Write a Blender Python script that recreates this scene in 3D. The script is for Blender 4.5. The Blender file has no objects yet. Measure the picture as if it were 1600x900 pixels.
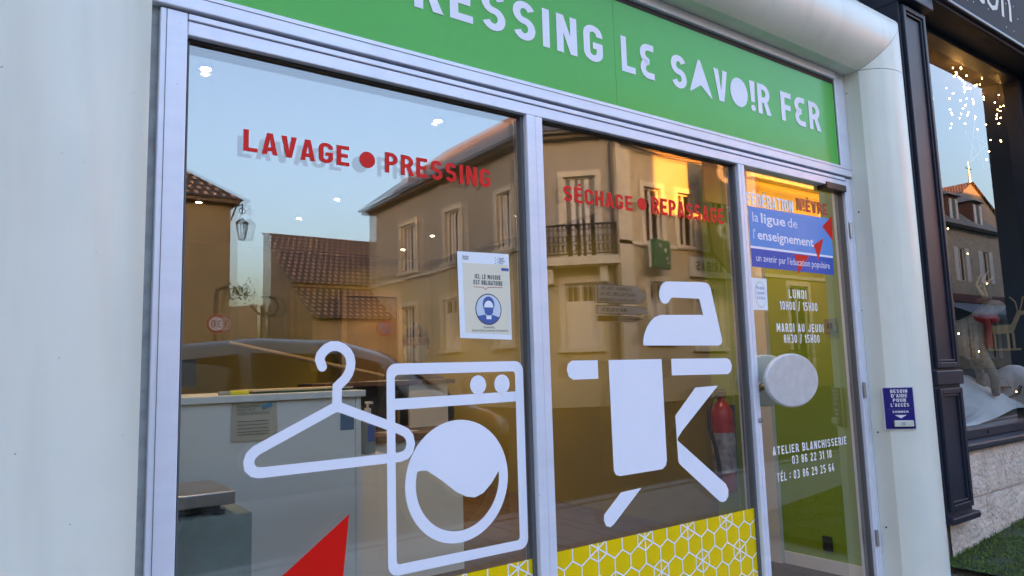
import bpy, bmesh, math, random
from mathutils import Vector, Matrix
random.seed(7)
R_ = math.radians
scene = bpy.context.scene

# ---------------------------------------------------------------- camera
YAW, PIT, ROL = R_(35.9944), R_(6.6073), R_(-1.6821)
CAM = Vector((0.0, -2.0034, 1.156))
fwd = Vector((math.sin(YAW)*math.cos(PIT), math.cos(YAW)*math.cos(PIT), math.sin(PIT)))
rt = Vector((math.cos(YAW), -math.sin(YAW), 0)); up = rt.cross(fwd)
r2 = math.cos(ROL)*rt + math.sin(ROL)*up; u2 = -math.sin(ROL)*rt + math.cos(ROL)*up
cd = bpy.data.cameras.new('camera'); cam = bpy.data.objects.new('camera', cd)
scene.collection.objects.link(cam)
cam.matrix_world = Matrix(((r2.x, u2.x, -fwd.x, CAM.x), (r2.y, u2.y, -fwd.y, CAM.y), (r2.z, u2.z, -fwd.z, CAM.z), (0, 0, 0, 1)))
cd.sensor_width = 36.0; cd.lens = 1110/1600*36.0; cd.clip_start = .05; cd.clip_end = 2000
scene.camera = cam

# ---------------------------------------------------------------- sky, sun, exposure
SUN = Vector((-.45, .87, .064)).normalized()
el = math.asin(SUN.z); az = math.atan2(SUN.x, SUN.y)
world = bpy.data.worlds.new('World'); scene.world = world; world.use_nodes = True
wn = world.node_tree.nodes; wl = world.node_tree.links
sky = wn.new('ShaderNodeTexSky'); sky.sky_type = 'NISHITA'; sky.sun_disc = False
sky.sun_elevation = el; sky.sun_rotation = az % (2*math.pi); sky.altitude = 200; sky.air_density = 1.0; sky.dust_density = 8.0; sky.ozone_density = 3.0
wl.new(sky.outputs[0], wn['Background'].inputs[0]); wn['Background'].inputs[1].default_value = .15
sl = bpy.data.lights.new('sun', 'SUN'); sl.energy = 2.0; sl.angle = R_(.5); sl.color = (1.0, .40, .09)
so = bpy.data.objects.new('sun', sl); scene.collection.objects.link(so)
so.rotation_euler = (-SUN).to_track_quat('-Z', 'Y').to_euler()
vs = scene.view_settings; vs.view_transform = 'Standard'; vs.look = 'None'; vs.gamma = 1; vs.use_curve_mapping = False
vs.exposure = 4.7; vs.use_white_balance = True; vs.white_balance_temperature = 10500; vs.white_balance_tint = 28
scene.render.engine = 'CYCLES'
cy = scene.cycles; cy.use_denoising = True; cy.max_bounces = 10; cy.diffuse_bounces = 4; cy.glossy_bounces = 6; cy.transparent_max_bounces = 24
cy.sample_clamp_indirect = 8; cy.caustics_reflective = False; cy.caustics_refractive = False

# ---------------------------------------------------------------- materials
MATS = {}
def mat(name, col, rough=.6, metal=0, var=0, vscale=8, bump=0, bscale=60, spec=.5, col2=None, emit=0, coat=0, vstretch=None):
    if name in MATS: return MATS[name]
    m = bpy.data.materials.new(name); m.use_nodes = True; MATS[name] = m
    n = m.node_tree.nodes; l = m.node_tree.links; p = n['Principled BSDF']
    p.inputs['Base Color'].default_value = (*col, 1); p.inputs['Roughness'].default_value = rough
    p.inputs['Metallic'].default_value = metal; p.inputs['Specular IOR Level'].default_value = spec
    if coat: p.inputs['Coat Weight'].default_value = coat; p.inputs['Coat Roughness'].default_value = .05
    if emit: p.inputs['Emission Color'].default_value = (*col, 1); p.inputs['Emission Strength'].default_value = emit
    if var or bump:
        tc = n.new('ShaderNodeTexCoord'); src = tc.outputs['Object']
        if vstretch:
            mp = n.new('ShaderNodeMapping'); mp.inputs['Scale'].default_value = vstretch; l.new(src, mp.inputs[0]); src = mp.outputs[0]
    if var:
        nt = n.new('ShaderNodeTexNoise'); nt.inputs['Scale'].default_value = vscale; nt.inputs['Detail'].default_value = 6; nt.inputs['Roughness'].default_value = .62
        l.new(src, nt.inputs['Vector'])
        cr = n.new('ShaderNodeValToRGB'); cr.color_ramp.elements[0].position = .3; cr.color_ramp.elements[1].position = .7
        c2 = col2 or tuple(c*(1-var) for c in col)
        cr.color_ramp.elements[0].color = (*c2, 1); cr.color_ramp.elements[1].color = (*[min(1, c*(1+var*.4)) for c in col], 1)
        l.new(nt.outputs[0], cr.inputs[0]); l.new(cr.outputs[0], p.inputs['Base Color'])
    if bump:
        nb = n.new('ShaderNodeTexNoise'); nb.inputs['Scale'].default_value = bscale; nb.inputs['Detail'].default_value = 5
        bp = n.new('ShaderNodeBump'); bp.inputs['Strength'].default_value = bump; bp.inputs['Distance'].default_value = .02
        l.new(tc.outputs['Object'], nb.inputs['Vector']); l.new(nb.outputs[0], bp.inputs['Height']); l.new(bp.outputs[0], p.inputs['Normal'])
    return m
def tile_mat(name, c1, c2, sx, sz, mortar=(.02, .02, .02), rough=.8, offset=.5, msize=.06, bump=.6):
    """rows of tiles or stones too far off to pick apart"""
    m = bpy.data.materials.new(name); m.use_nodes = True; MATS[name] = m
    n = m.node_tree.nodes; l = m.node_tree.links; p = n['Principled BSDF']; p.inputs['Roughness'].default_value = rough
    uv = n.new('ShaderNodeUVMap'); b = n.new('ShaderNodeTexBrick'); b.offset = offset
    b.inputs['Scale'].default_value = 1; b.inputs['Brick Width'].default_value = sx; b.inputs['Row Height'].default_value = sz
    b.inputs['Mortar Size'].default_value = msize*sz; b.inputs['Mortar Smooth'].default_value = .3
    b.inputs['Color1'].default_value = (*c1, 1); b.inputs['Color2'].default_value = (*c2, 1); b.inputs['Mortar'].default_value = (*mortar, 1)
    nt = n.new('ShaderNodeTexNoise'); nt.inputs['Scale'].default_value = .8; nt.inputs['Detail'].default_value = 6
    mx = n.new('ShaderNodeMixRGB'); mx.blend_type = 'MULTIPLY'; mx.inputs[0].default_value = .4
    l.new(uv.outputs[0], b.inputs['Vector']); l.new(uv.outputs[0], nt.inputs['Vector']); l.new(b.outputs[0], mx.inputs[1]); l.new(nt.outputs[0], mx.inputs[2])
    l.new(mx.outputs[0], p.inputs['Base Color'])
    bp = n.new('ShaderNodeBump'); bp.inputs['Strength'].default_value = bump; bp.inputs['Distance'].default_value = .03; bp.invert = True
    l.new(b.outputs['Fac'], bp.inputs['Height']); l.new(bp.outputs[0], p.inputs['Normal'])
    return m
def glass_mat(name, r0, tint, rough=0.0):
    m = bpy.data.materials.new(name); m.use_nodes = True; MATS[name] = m
    n = m.node_tree.nodes; l = m.node_tree.links
    n.remove(n['Principled BSDF']); out = n['Material Output']
    lw = n.new('ShaderNodeLayerWeight'); lw.inputs[0].default_value = .5
    pw = n.new('ShaderNodeMath'); pw.operation = 'POWER'; pw.inputs[1].default_value = 5
    ml = n.new('ShaderNodeMath'); ml.operation = 'MULTIPLY_ADD'; ml.inputs[1].default_value = 1-r0; ml.inputs[2].default_value = r0
    tr = n.new('ShaderNodeBsdfTransparent'); tr.inputs[0].default_value = (*tint, 1)
    gl = n.new('ShaderNodeBsdfGlossy'); gl.inputs['Roughness'].default_value = rough; gl.inputs[0].default_value = (.97, .98, 1, 1)
    mx = n.new('ShaderNodeMixShader')
    l.new(lw.outputs['Facing'], pw.inputs[0]); l.new(pw.outputs[0], ml.inputs[0]); l.new(ml.outputs[0], mx.inputs[0])
    l.new(tr.outputs[0], mx.inputs[1]); l.new(gl.outputs[0], mx.inputs[2]); l.new(mx.outputs[0], out.inputs[0])
    return m
ALU = mat('satin_aluminium', (.74, .77, .88), .34, .12, var=.06, vscale=3, vstretch=(1, 1, 6))
ALUD = mat('grey_gasket', (.10, .11, .12), .6)
CLAD = mat('white_cladding', (.76, .77, .69), .34, 0, var=.07, vscale=1.6, bump=.02, bscale=3, vstretch=(1, 1, .35))
def weather(m, amt, streak):
    n = m.node_tree.nodes; l = m.node_tree.links; p = n['Principled BSDF']; src = p.inputs['Base Color'].links[0].from_socket
    tc = n.new('ShaderNodeTexCoord')
    def layer(src, scale, stretch, lo, hi, colr, k):
        mp = n.new('ShaderNodeMapping'); mp.inputs['Scale'].default_value = stretch; l.new(tc.outputs['Object'], mp.inputs[0])
        t = n.new('ShaderNodeTexNoise'); t.inputs['Scale'].default_value = scale; t.inputs['Detail'].default_value = 4; l.new(mp.outputs[0], t.inputs['Vector'])
        r = n.new('ShaderNodeMapRange'); r.inputs[1].default_value = lo; r.inputs[2].default_value = hi; r.inputs[4].default_value = k; l.new(t.outputs[0], r.inputs[0])
        mx = n.new('ShaderNodeMixRGB'); mx.inputs[2].default_value = (*colr, 1); l.new(r.outputs[0], mx.inputs[0]); l.new(src, mx.inputs[1]); return mx.outputs[0]
    src = layer(src, 70, (1, 1, 1), .735, .76, (.12, .11, .10), .6*amt)      # specks
    src = layer(src, 9, (1, 1, .10), .52, .75, (.36, .35, .30), .16*streak)   # run-off streaks
    src = layer(src, 2.2, (1, 1, 1), .50, .72, (.50, .50, .45), .20*amt)      # grime patches
    l.new(src, p.inputs['Base Color'])
weather(CLAD, 1.2, 1.3); weather(ALU, .7, .9)
SEAM = mat('dark_seam', (.05, .045, .04), .9)
BLK = mat('black_rubber', (.012, .012, .013), .6)
GREEN = mat('green_sign_film', (.0, .47, .085), .14, 0, var=.05, vscale=2, spec=.2)
WHITEV = mat('white_vinyl', (.82, .85, .95), .45, var=.02, vscale=4)
REDV = mat('red_vinyl', (.90, .014, .008), .4, spec=.2)
YELV = mat('yellow_vinyl', (.97, .60, .004), .35, var=.05, vscale=5)
GLASS = glass_mat('clear_glass', .155, (.97, .98, .97))
GLASS2 = glass_mat('inner_glass', .10, (.95, .97, .95))
SHOPG = glass_mat('shop_glass', .18, (.90, .93, .93))
LIME = mat('lime_wall_paint', (.20, .33, .010), .55, var=.08, vscale=2)
OLIVE = mat('ochre_back_wall', (.21, .175, .014), .6, var=.15, vscale=1.2)
WOODF = mat('brown_floorboards', (.055, .032, .020), .45, var=.35, vscale=3, vstretch=(1, 9, 1))
WOODT = mat('brown_wood_top', (.15, .075, .04), .4, var=.4, vscale=4, vstretch=(1.5, 14, 14))
WOODL = mat('pale_wood', (.45, .32, .16), .5, var=.2, vscale=8)
WHT = mat('white_paint', (.72, .72, .70), .5, var=.04)
LAM = mat('pale_grey_laminate', (.76, .82, .82), .42, var=.05, vscale=1.5)
NAVY = mat('navy_gloss_paint', (.016, .022, .038), .42, 0, var=.25, vscale=6, bump=.04, bscale=30, spec=.28)
PLINTH = mat('pink_limestone', (.68, .54, .46), .9, var=.25, vscale=9, bump=1.0, bscale=34, col2=(.48, .37, .31))
ASPH = mat('asphalt', (.055, .05, .042), .95, var=.3, vscale=30, bump=.3, bscale=120, spec=.15)
PAVE = mat('pavement_slabs', (.30, .28, .25), .85, var=.25, vscale=6, bump=.3, bscale=80)
PAPER = mat('white_paper', (.80, .86, .92), .3)
CREAM = mat('cream_print', (.78, .72, .58), .3)
INKB = mat('blue_ink', (.03, .11, .36), .6)
INKD = mat('dark_ink', (.03, .035, .07), .6)
STEEL = mat('brushed_steel', (.42, .42, .43), .35, .9, var=.1, vscale=5, vstretch=(20, 1, 1))
REDX = mat('red_enamel', (.40, .012, .018), .3)

# ---------------------------------------------------------------- mesh helpers
col = scene.collection
class MB:
    def __init__(s): s.v = []; s.f = []; s.m = []; s.uv = {}
    def face(s, pts, uv=None, mi=0):
        b = len(s.v); s.v += [tuple(p) for p in pts]; s.f.append(tuple(range(b, b+len(pts)))); s.m.append(mi)
        if uv: s.uv[len(s.f)-1] = uv
        return s
    def box(s, x0, x1, y0, y1, z0, z1, mi=0):
        x0, x1 = sorted((x0, x1)); y0, y1 = sorted((y0, y1)); z0, z1 = sorted((z0, z1))
        b = len(s.v); s.v += [(x, y, z) for x in (x0, x1) for y in (y0, y1) for z in (z0, z1)]
        for q in ((0, 1, 3, 2), (4, 6, 7, 5), (0, 4, 5, 1), (2, 3, 7, 6), (0, 2, 6, 4), (1, 5, 7, 3)): s.f.append(tuple(b+i for i in q)); s.m.append(mi)
        return s
    def obox(s, c, ax, ay, az_, hx, hy, hz, mi=0):
        c = Vector(c); ax, ay, az_ = Vector(ax).normalized(), Vector(ay).normalized(), Vector(az_).normalized()
        b = len(s.v); s.v += [tuple(c+ax*i*hx+ay*j*hy+az_*k*hz) for i in (-1, 1) for j in (-1, 1) for k in (-1, 1)]
        for q in ((0, 1, 3, 2), (4, 6, 7, 5), (0, 4, 5, 1), (2, 3, 7, 6), (0, 2, 6, 4), (1, 5, 7, 3)): s.f.append(tuple(b+i for i in q)); s.m.append(mi)
        return s
    def prism(s, poly, d, mi=0):
        """poly: list of Vectors (planar), extruded by vector d"""
        n = len(poly); b = len(s.v); s.v += [tuple(p) for p in poly] + [tuple(Vector(p)+Vector(d)) for p in poly]
        s.f.append(tuple(range(b+n-1, b-1, -1))); s.f.append(tuple(range(b+n, b+2*n))); s.m += [mi, mi]
        for i in range(n): j = (i+1) % n; s.f.append((b+i, b+j, b+n+j, b+n+i)); s.m.append(mi)
        return s
    def tube(s, pts, r, n=8, cap=True, mi=0):
        pts = [Vector(p) for p in pts]; rs = r if isinstance(r, (list, tuple)) else [r]*len(pts); b = len(s.v); prev = None
        for i, p in enumerate(pts):
            t = (pts[min(i+1, len(pts)-1)]-pts[max(i-1, 0)]).normalized()
            if prev is None: a = t.orthogonal().normalized()
            else: a = (prev-t*prev.dot(t)); a = a.normalized() if a.length > 1e-6 else t.orthogonal().normalized()
            prev = a; c = t.cross(a)
            s.v += [tuple(p+(a*math.cos(2*math.pi*k/n)+c*math.sin(2*math.pi*k/n))*rs[i]) for k in range(n)]
        for i in range(len(pts)-1):
            for k in range(n): k2 = (k+1) % n; s.f.append((b+i*n+k, b+i*n+k2, b+(i+1)*n+k2, b+(i+1)*n+k)); s.m.append(mi)
        if cap: s.f.append(tuple(b+k for k in range(n-1, -1, -1))); e = b+(len(pts)-1)*n; s.f.append(tuple(e+k for k in range(n))); s.m += [mi, mi]
        return s
    def lathe(s, prof, c, axis='z', n=24, mi=0):
        b = len(s.v); c = Vector(c)
        for r, h in prof:
            for k in range(n):
                a = 2*math.pi*k/n; x, y = r*math.cos(a), r*math.sin(a)
                s.v.append(tuple(c+(Vector((x, y, h)) if axis == 'z' else Vector((x, h, y)) if axis == 'y' else Vector((h, x, y)))))
        for i in range(len(prof)-1):
            for k in range(n): k2 = (k+1) % n; s.f.append((b+i*n+k, b+i*n+k2, b+(i+1)*n+k2, b+(i+1)*n+k)); s.m.append(mi)
        return s
    def ball(s, c, r, sx=1, sy=1, sz=1, n=10, mi=0):
        return s.lathe([(max(1e-4, r*math.sin(math.pi*i/n)), r*math.cos(math.pi*i/n)) for i in range(n+1)], (0, 0, 0), n=n*2, mi=mi)._sc(n, c, sx, sy, sz)
    def _sc(s, n, c, sx, sy, sz):
        k = (n+1)*n*2
        for i in range(len(s.v)-k, len(s.v)): x, y, z = s.v[i]; s.v[i] = (c[0]+x*sx, c[1]+y*sy, c[2]+z*sz)
        return s
    def build(s, name, m, parent=None, smooth=False, bevel=0):
        me = bpy.data.meshes.new(name); me.from_pydata(s.v, [], s.f)
        for mm in (m if isinstance(m, (list, tuple)) else [m]): me.materials.append(mm)
        me.polygons.foreach_set('material_index', s.m)
        if s.uv:
            u = me.uv_layers.new()
            for fi, uvs in s.uv.items():
                for k, li in enumerate(me.polygons[fi].loop_indices): u.data[li].uv = uvs[k]
        bm = bmesh.new(); bm.from_mesh(me); bmesh.ops.recalc_face_normals(bm, faces=bm.faces)
        bm.to_mesh(me); bm.free()
        if smooth:
            for p in me.polygons: p.use_smooth = True
        o = bpy.data.objects.new(name, me); col.objects.link(o)
        if parent: o.parent = parent
        if bevel:
            bv = o.modifiers.new('bevel', 'BEVEL'); bv.width = bevel; bv.segments = 2; bv.limit_method = 'ANGLE'
        return o
def tag(o, label, cat, group=None):
    o['label'] = label; o['category'] = cat
    if group: o['group'] = group
    return o
def thing(name, label, cat, group=None):
    return tag(_empty(name), label, cat, group)
def _empty(name):
    o = bpy.data.objects.new(name, None); col.objects.link(o); o.empty_display_size = .1; return o
def struct(o): o['kind'] = 'structure'; return o
def box(name, m, parent, *b, bevel=0): return MB().box(*b).build(name, m, parent, bevel=bevel)

# ---------------------------------------------------------------- stroke lettering (condensed bold capitals)
GW, GT = .54, .185
def arc(cx, cy, rx, ry, a0, a1, n=9): return [(cx+rx*math.cos(R_(a0+(a1-a0)*i/n)), cy+ry*math.sin(R_(a0+(a1-a0)*i/n))) for i in range(n+1)]
def glyph(ch):
    """-> (strokes [(pts, closed)], polygons, width)"""
    t = GT; h = t/2; W = GW; L = h; R = W-h; T = 1-h; B = h; mx = W/2; rr = (R-L)/2
    st, po = [], []
    if ch == ' ': return [], [], .26
    if ch in 'ÉÈ':
        st, po, w = glyph('E'); po = po+[[(.20, 1.08), (.36, 1.08), (.46, 1.24), (.27, 1.24)] if ch == 'É' else [(.34, 1.08), (.18, 1.08), (.08, 1.24), (.27, 1.24)]]; return st, po, w
    if ch == 'I': return [([(h, 0), (h, 1)], 0)], [], t
    if ch == '!': return [], [[(0, 1), (t*1.25, 1), (t*1.05, .30), (t*.2, .30)], arc(t*.62, .1, t*.55, .1, 0, 360, 14)[:-1]], t*1.25
    if ch == ':': return [], [[(0, .2), (t, .2), (t, .38), (0, .38)], [(0, .62), (t, .62), (t, .8), (0, .8)]], t
    if ch == '.': return [], [[(0, 0), (t, 0), (t, .18), (0, .18)]], t
    if ch == ',': return [], [[(0, -.12), (t*.6, -.12), (t, .18), (0, .18)]], t
    if ch == "'": return [], [[(0, 1), (t, 1), (t*.7, .68), (t*.2, .68)]], t
    if ch == '-': return [([(0, .45), (.3, .45)], 0)], [], .3
    if ch == '/': return [], [[(0, -.05), (t*.9, -.05), (.42, 1.05), (.42-t*.9, 1.05)]], .42
    if ch == '*': return [], [arc(.24, .5, .24, .24, 0, 360, 26)[:-1]], .48
    if ch == '@': return [], [arc(.36, .47, .36, .47, 0, 360, 30)[:-1]], .72
    if ch == '^': return [], [[(0, .06), (.36, 1.08), (.44, 1.08), (.84, .0), (.80, -.02), (.42, .30), (.03, .03)]], .84
    if ch in 'O0': st = [(arc(mx, T-rr, rr, rr, 0, 180)+arc(mx, B+rr, rr, rr, 180, 360), 1)]
    elif ch == 'Q': st = [(arc(mx, T-rr, rr, rr, 0, 180)+arc(mx, B+rr, rr, rr, 180, 360), 1)]; po = [[(.28, .22), (.42, .22), (.58, -.06), (.44, -.06)]]
    elif ch == 'C': st = [([(R, .68)]+arc(mx, T-rr, rr, rr, 0, 180)+arc(mx, B+rr, rr, rr, 180, 360)+[(R, .32)], 0)]
    elif ch == 'G': st = [([(R, .70)]+arc(mx, T-rr, rr, rr, 0, 180)+arc(mx, B+rr, rr, rr, 180, 360)+[(R, .45), (.26, .45)], 0)]
    elif ch == 'U': st = [([(L, 1), (L, B+rr)]+arc(mx, B+rr, rr, rr, 180, 360)+[(R, 1)], 0)]
    elif ch == 'J': st = [([(L, .3)]+arc(mx, B+rr, rr, rr, 180, 360)+[(R, 1)], 0)]
    elif ch == 'D': st = [([(.3, B), (L, B), (L, T), (.3, T)]+arc(.27, T-rr, rr, rr, 80, 0, 6)+arc(.27, B+rr, rr, rr, 0, -80, 6), 1)]
    elif ch == 'L': st = [([(L, 1), (L, B), (W-.06, B)], 0)]; W -= .05
    elif ch == 'E': st = [([(W-.05, T), (L, T), (L, B), (W-.05, B)], 0), ([(L, .5), (W-.1, .5)], 0)]; W -= .03
    elif ch == 'F': st = [([(L, 0), (L, T), (W-.05, T)], 0), ([(L, .48), (W-.1, .48)], 0)]; W -= .05
    elif ch == '3' or ch == '€':
        r3 = .2
        pts = [(L-.05, T)]+arc(R-r3, T-r3+.005, r3, r3, 90, -75, 8)+[(.30, .5)]+arc(R-r3, B+r3-.005, r3, r3, 75, -90, 8)+[(L-.05, B)]
        if ch == '€': pts = [(W-x, y) for x, y in pts]
        st = [(pts[:10]+[pts[10]], 0), (pts[10:], 0)]
    elif ch == 'H': st = [([(L, 0), (L, 1)], 0), ([(R, 0), (R, 1)], 0), ([(L, .5), (R, .5)], 0)]
    elif ch == 'T': st = [([(0, T), (W, T)], 0), ([(mx, 0), (mx, T)], 0)]
    elif ch in 'PRB':
        r4 = .22
        st = [([(L, 0), (L, 1)], 0), ([(L, T)]+arc(R-r4, T-r4, r4, r4, 90, -90, 9)+[(L, T-2*r4)], 0)]
        if ch == 'R': po = [[(.22, T-2*r4), (.40, T-2*r4), (.58, 0), (.37, 0)]]
        if ch == 'B': r5 = (T-2*r4-B)/2; st.append(([(L, T-2*r4)]+arc(R-r5+.01, B+r5, r5, r5, 90, -90, 9)+[(L, B)], 0))
    elif ch == 'S':
        rt_ = (T-B)/4+.0; rx = rr
        st = [(arc(mx, T-rt_, rx, rt_, 20, 180, 9)+arc(mx, T-rt_, rx, rt_, 190, 255, 4)+arc(mx, B+rt_, rx, rt_, 75, 0, 5)+arc(mx, B+rt_, rx, rt_, -10, -160, 9), 0)]
    elif ch == 'V': po = [[(0, 1), (t, 1), (mx, .34), (W-t, 1), (W, 1), (mx+.1, 0), (mx-.1, 0)]]
    elif ch == 'A': po = [[(0, 0), (t*.95, 0), (mx, .72), (W-t*.95, 0), (W, 0), (mx+.1, 1), (mx-.1, 1)], [(.14, .16), (.40, .16), (.36, .33), (.18, .33)]]
    elif ch == 'Y': po = [[(0, 1), (t, 1), (mx, .62), (W-t, 1), (W, 1), (mx+h, .42), (mx+h, 0), (mx-h, 0), (mx-h, .42)]]
    elif ch == 'N': st = [([(L, 0), (L, 1)], 0), ([(R, 0), (R, 1)], 0)]; po = [[(.02, 1), (t, 1), (W-.02, 0), (W-t, 0)]]
    elif ch == 'M': W = .68; st = [([(L, 0), (L, 1)], 0), ([(W-L, 0), (W-L, 1)], 0)]; po = [[(.03, 1), (t, 1), (.34, .52), (W-t, 1), (W-.03, 1), (.40, .22), (.28, .22)]]
    elif ch == 'K': st = [([(L, 0), (L, 1)], 0)]; po = [[(t, .42), (.34, 1), (.54, 1), (.31, .56), (.56, 0), (.35, 0), (t, .36)]]
    elif ch == 'X': po = [[(0, 0), (t, 0), (W, 1), (W-t, 1)], [(0, 1), (t, 1), (W, 0), (W-t, 0)]]
    elif ch == '1': return [], [[(.13, 0), (.13+t, 0), (.13+t, 1), (.16, 1), (0, .84), (0, .66), (.13, .76)]], .32
    elif ch == '2': st = [(arc(mx, T-rr, rr, rr, 170, -25, 10)+[(L+.02, B), (W, B)], 0)]
    elif ch == '4': po = [[(.26, 1), (.46, 1), (.20, .36), (0, .36)], [(0, .2), (W, .2), (W, .36), (0, .36)], [(.28, 0), (.28+t*.9, 0), (.28+t*.9, .6), (.28, .6)]]
    elif ch == '5': r5 = .2; st = [([(R+.04, T), (L, T), (L, .56), (.26, .57)]+arc(R-r5, B+r5+.03, r5, r5+.0, 80, -80, 9)+[(L-.04, B)], 0)]
    elif ch in '69':
        a = arc(mx, B+.2, rr, .2, 0, 360, 20)[:-1]; b_ = [(L, B+.2), (L, .62)]+arc(mx, T-rr, rr, rr, 180, 20, 8)
        if ch == '9': a = [(W-x, 1-y) for x, y in a]; b_ = [(W-x, 1-y) for x, y in b_]
        st = [(a, 1), (b_, 0)]
    elif ch == '8': st = [(arc(mx, T-.195, rr-.01, .195, 0, 360, 20)[:-1], 1), (arc(mx, B+.215, rr, .215, 0, 360, 20)[:-1], 1)]
    elif ch == '7': po = [[(0, 1), (W, 1), (W, .84), (.27, 0), (.08, 0), (.33, .83), (0, .83)]]
    else: st = [([(L, 0), (L, 1)], 0)]
    return st, po, W
def ribbon(pts, closed, h):
    n = len(pts); Lf, Rt = [], []
    P = [Vector((a, b)) for a, b in pts]
    Q = [P[0]]
    for p in P[1:]:
        if (p-Q[-1]).length > 1e-4: Q.append(p)
    if closed and (Q[0]-Q[-1]).length < 1e-4: Q.pop()
    P = Q; n = len(P)
    for i in range(n):
        a = P[i-1] if (i > 0 or closed) else None; c = P[(i+1) % n] if (i < n-1 or closed) else None
        d1 = (P[i]-a).normalized() if a is not None else None; d2 = (c-P[i]).normalized() if c is not None else None
        if d1 is None: d1 = d2
        if d2 is None: d2 = d1
        nm = Vector((-d1.y, d1.x))+Vector((-d2.y, d2.x))
        if nm.length < 1e-5: nm = Vector((-d1.y, d1.x))
        nm.normalize(); k = h/max(.35, nm.dot(Vector((-d1.y, d1.x))))
        Lf.append(P[i]+nm*k); Rt.append(P[i]-nm*k)
    fs = [(Lf[i], Rt[i], Rt[(i+1) % n], Lf[(i+1) % n]) for i in range(n if closed else n-1)]
    return fs
class Plane:
    """flat frame on a surface: origin o, right u, up v, outward n"""
    def __init__(s, o, u, v): s.o = Vector(o); s.u = Vector(u).normalized(); s.v = Vector(v).normalized(); s.n = s.u.cross(s.v)
    def p(s, a, b, d=0): return s.o+s.u*a+s.v*b+s.n*d
FAC = Plane((0, 0, 0), (1, 0, 0), (0, 0, 1))        # the shop front, outward = -y
def glyph_mesh(mb, pl, ch, x, z, sx, sz, d, bold=1.0, slant=0.0):
    st, po, w = glyph(ch); k = 0
    def put(q, dd): return [pl.p(x+a*sx+slant*b*sz, z+b*sz, dd) for a, b in q]
    for pts, cl in st:
        for q in ribbon(pts, cl, GT/2*bold): mb.face(put(q, d+k*.00025))
        k += 1
    for q in po: mb.face(put(q, d+k*.00025)); k += 1
    return w
def text(pl, s, x0, x1, z0, z1, m, parent, d=.002, each=False, bold=1.0, gap=.12, name='lettering', slope=0.0):
    ws = [glyph(c)[2] for c in s]; tot = sum(ws)+gap*(len(s)-1); sx = (x1-x0)/tot; sz = z1-z0; x = 0.0; mb = MB()
    for c, w in zip(s, ws):
        if each:
            if c != ' ':
                mb = MB(); glyph_mesh(mb, pl, c, x0+x*sx, z0+slope*x*sx, sx, sz, d, bold); mb.build('letter', m, parent)
        else: glyph_mesh(mb, pl, c, x0+x*sx, z0+slope*x*sx, sx, sz, d, bold)
        x += w+gap
    if not each: return mb.build(name, m, parent)
def script_text(pl, s, x0, z0, size, m, parent, d=.002, xs=1.0, off=0.0, shear=0.0, fit=None, name='lettering'):
    """lower-case print set with the built-in face, turned into a mesh"""
    cu = bpy.data.curves.new(name, 'FONT'); cu.body = s; cu.size = size; cu.offset = off; cu.shear = shear; cu.resolution_u = 2
    o = bpy.data.objects.new(name, cu); col.objects.link(o)
    dg = bpy.context.evaluated_depsgraph_get(); me = bpy.data.meshes.new_from_object(o.evaluated_get(dg)); bpy.data.objects.remove(o)
    mx = max((v.co.x for v in me.vertices), default=1)
    if fit: xs = fit/mx
    for v in me.vertices: v.co = pl.p(x0+v.co.x*xs, z0+v.co.y, d)
    me.materials.clear(); me.materials.append(m)
    ob = bpy.data.objects.new(name, me); col.objects.link(ob); ob.parent = parent; return ob
def poly(pl, pts, m, parent, name, d=.002): return MB().face([pl.p(a, b, d) for a, b in pts]).build(name, m, parent)
def stroke(pl, pts, closed, w, m, parent, name, d=.002, caps=False):
    mb = MB()
    for q in ribbon(pts, closed, w/2): mb.face([pl.p(a, b, d) for a, b in q])
    if caps:
        for (a, b) in (pts[0], pts[-1]): mb.face([pl.p(x, y, d+.0003) for x, y in arc(a, b, w/2, w/2, 0, 360, 16)[:-1]])
    return mb.build(name, m, parent)
def rrect(x0, x1, z0, z1, r, n=6): return arc(x1-r, z1-r, r, r, 0, 90, n)+arc(x0+r, z1-r, r, r, 90, 180, n)+arc(x0+r, z0+r, r, r, 180, 270, n)+arc(x1-r, z0+r, r, r, 270, 360, n)
K = .85
def fx(x): return K*x
def fz(z): return K*(z+.2)
def fp(*pts): return [(fx(a), fz(b)) for a, b in pts]

# ================================================================ setting: ground
def ground_z(x): return -.07+.018*max(-6, min(x, 30))
mb = MB(); xs = [-400, -60, -12, -6, 0, 4, 8, 16, 30, 60, 400]
for a, b in zip(xs[:-1], xs[1:]): mb.face([(a, -400, ground_z(a)-.16), (b, -400, ground_z(b)-.16), (b, 60, ground_z(b)-.16), (a, 60, ground_z(a)-.16)])
struct(mb.build('ground', ASPH))
mb = MB()
for a, b in zip(range(-20, 60, 4), range(-16, 64, 4)):
    for (y0, y1) in ((-2.7, .3),):
        za, zb = ground_z(a), ground_z(b)
        mb.face([(a, y0, za), (b, y0, zb), (b, y1, zb), (a, y1, za)]); mb.face([(a, y0, za-.16), (b, y0, zb-.16), (b, y0, zb), (a, y0, za)])
struct(mb.build('pavement', PAVE))
mb = MB()
for a, b in zip(range(-20, 60, 4), range(-16, 64, 4)):
    za, zb = ground_z(a), ground_z(b)
    mb.obox(((a+b)/2, -2.77, (za+zb)/2-.07), (b-a, 0, zb-za), (0, 1, 0), (0, 0, 1), 1.99, .07, .08)
struct(mb.build('kerb', mat('kerb_stone', (.26, .25, .23), .8, var=.2, vscale=5)))

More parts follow.
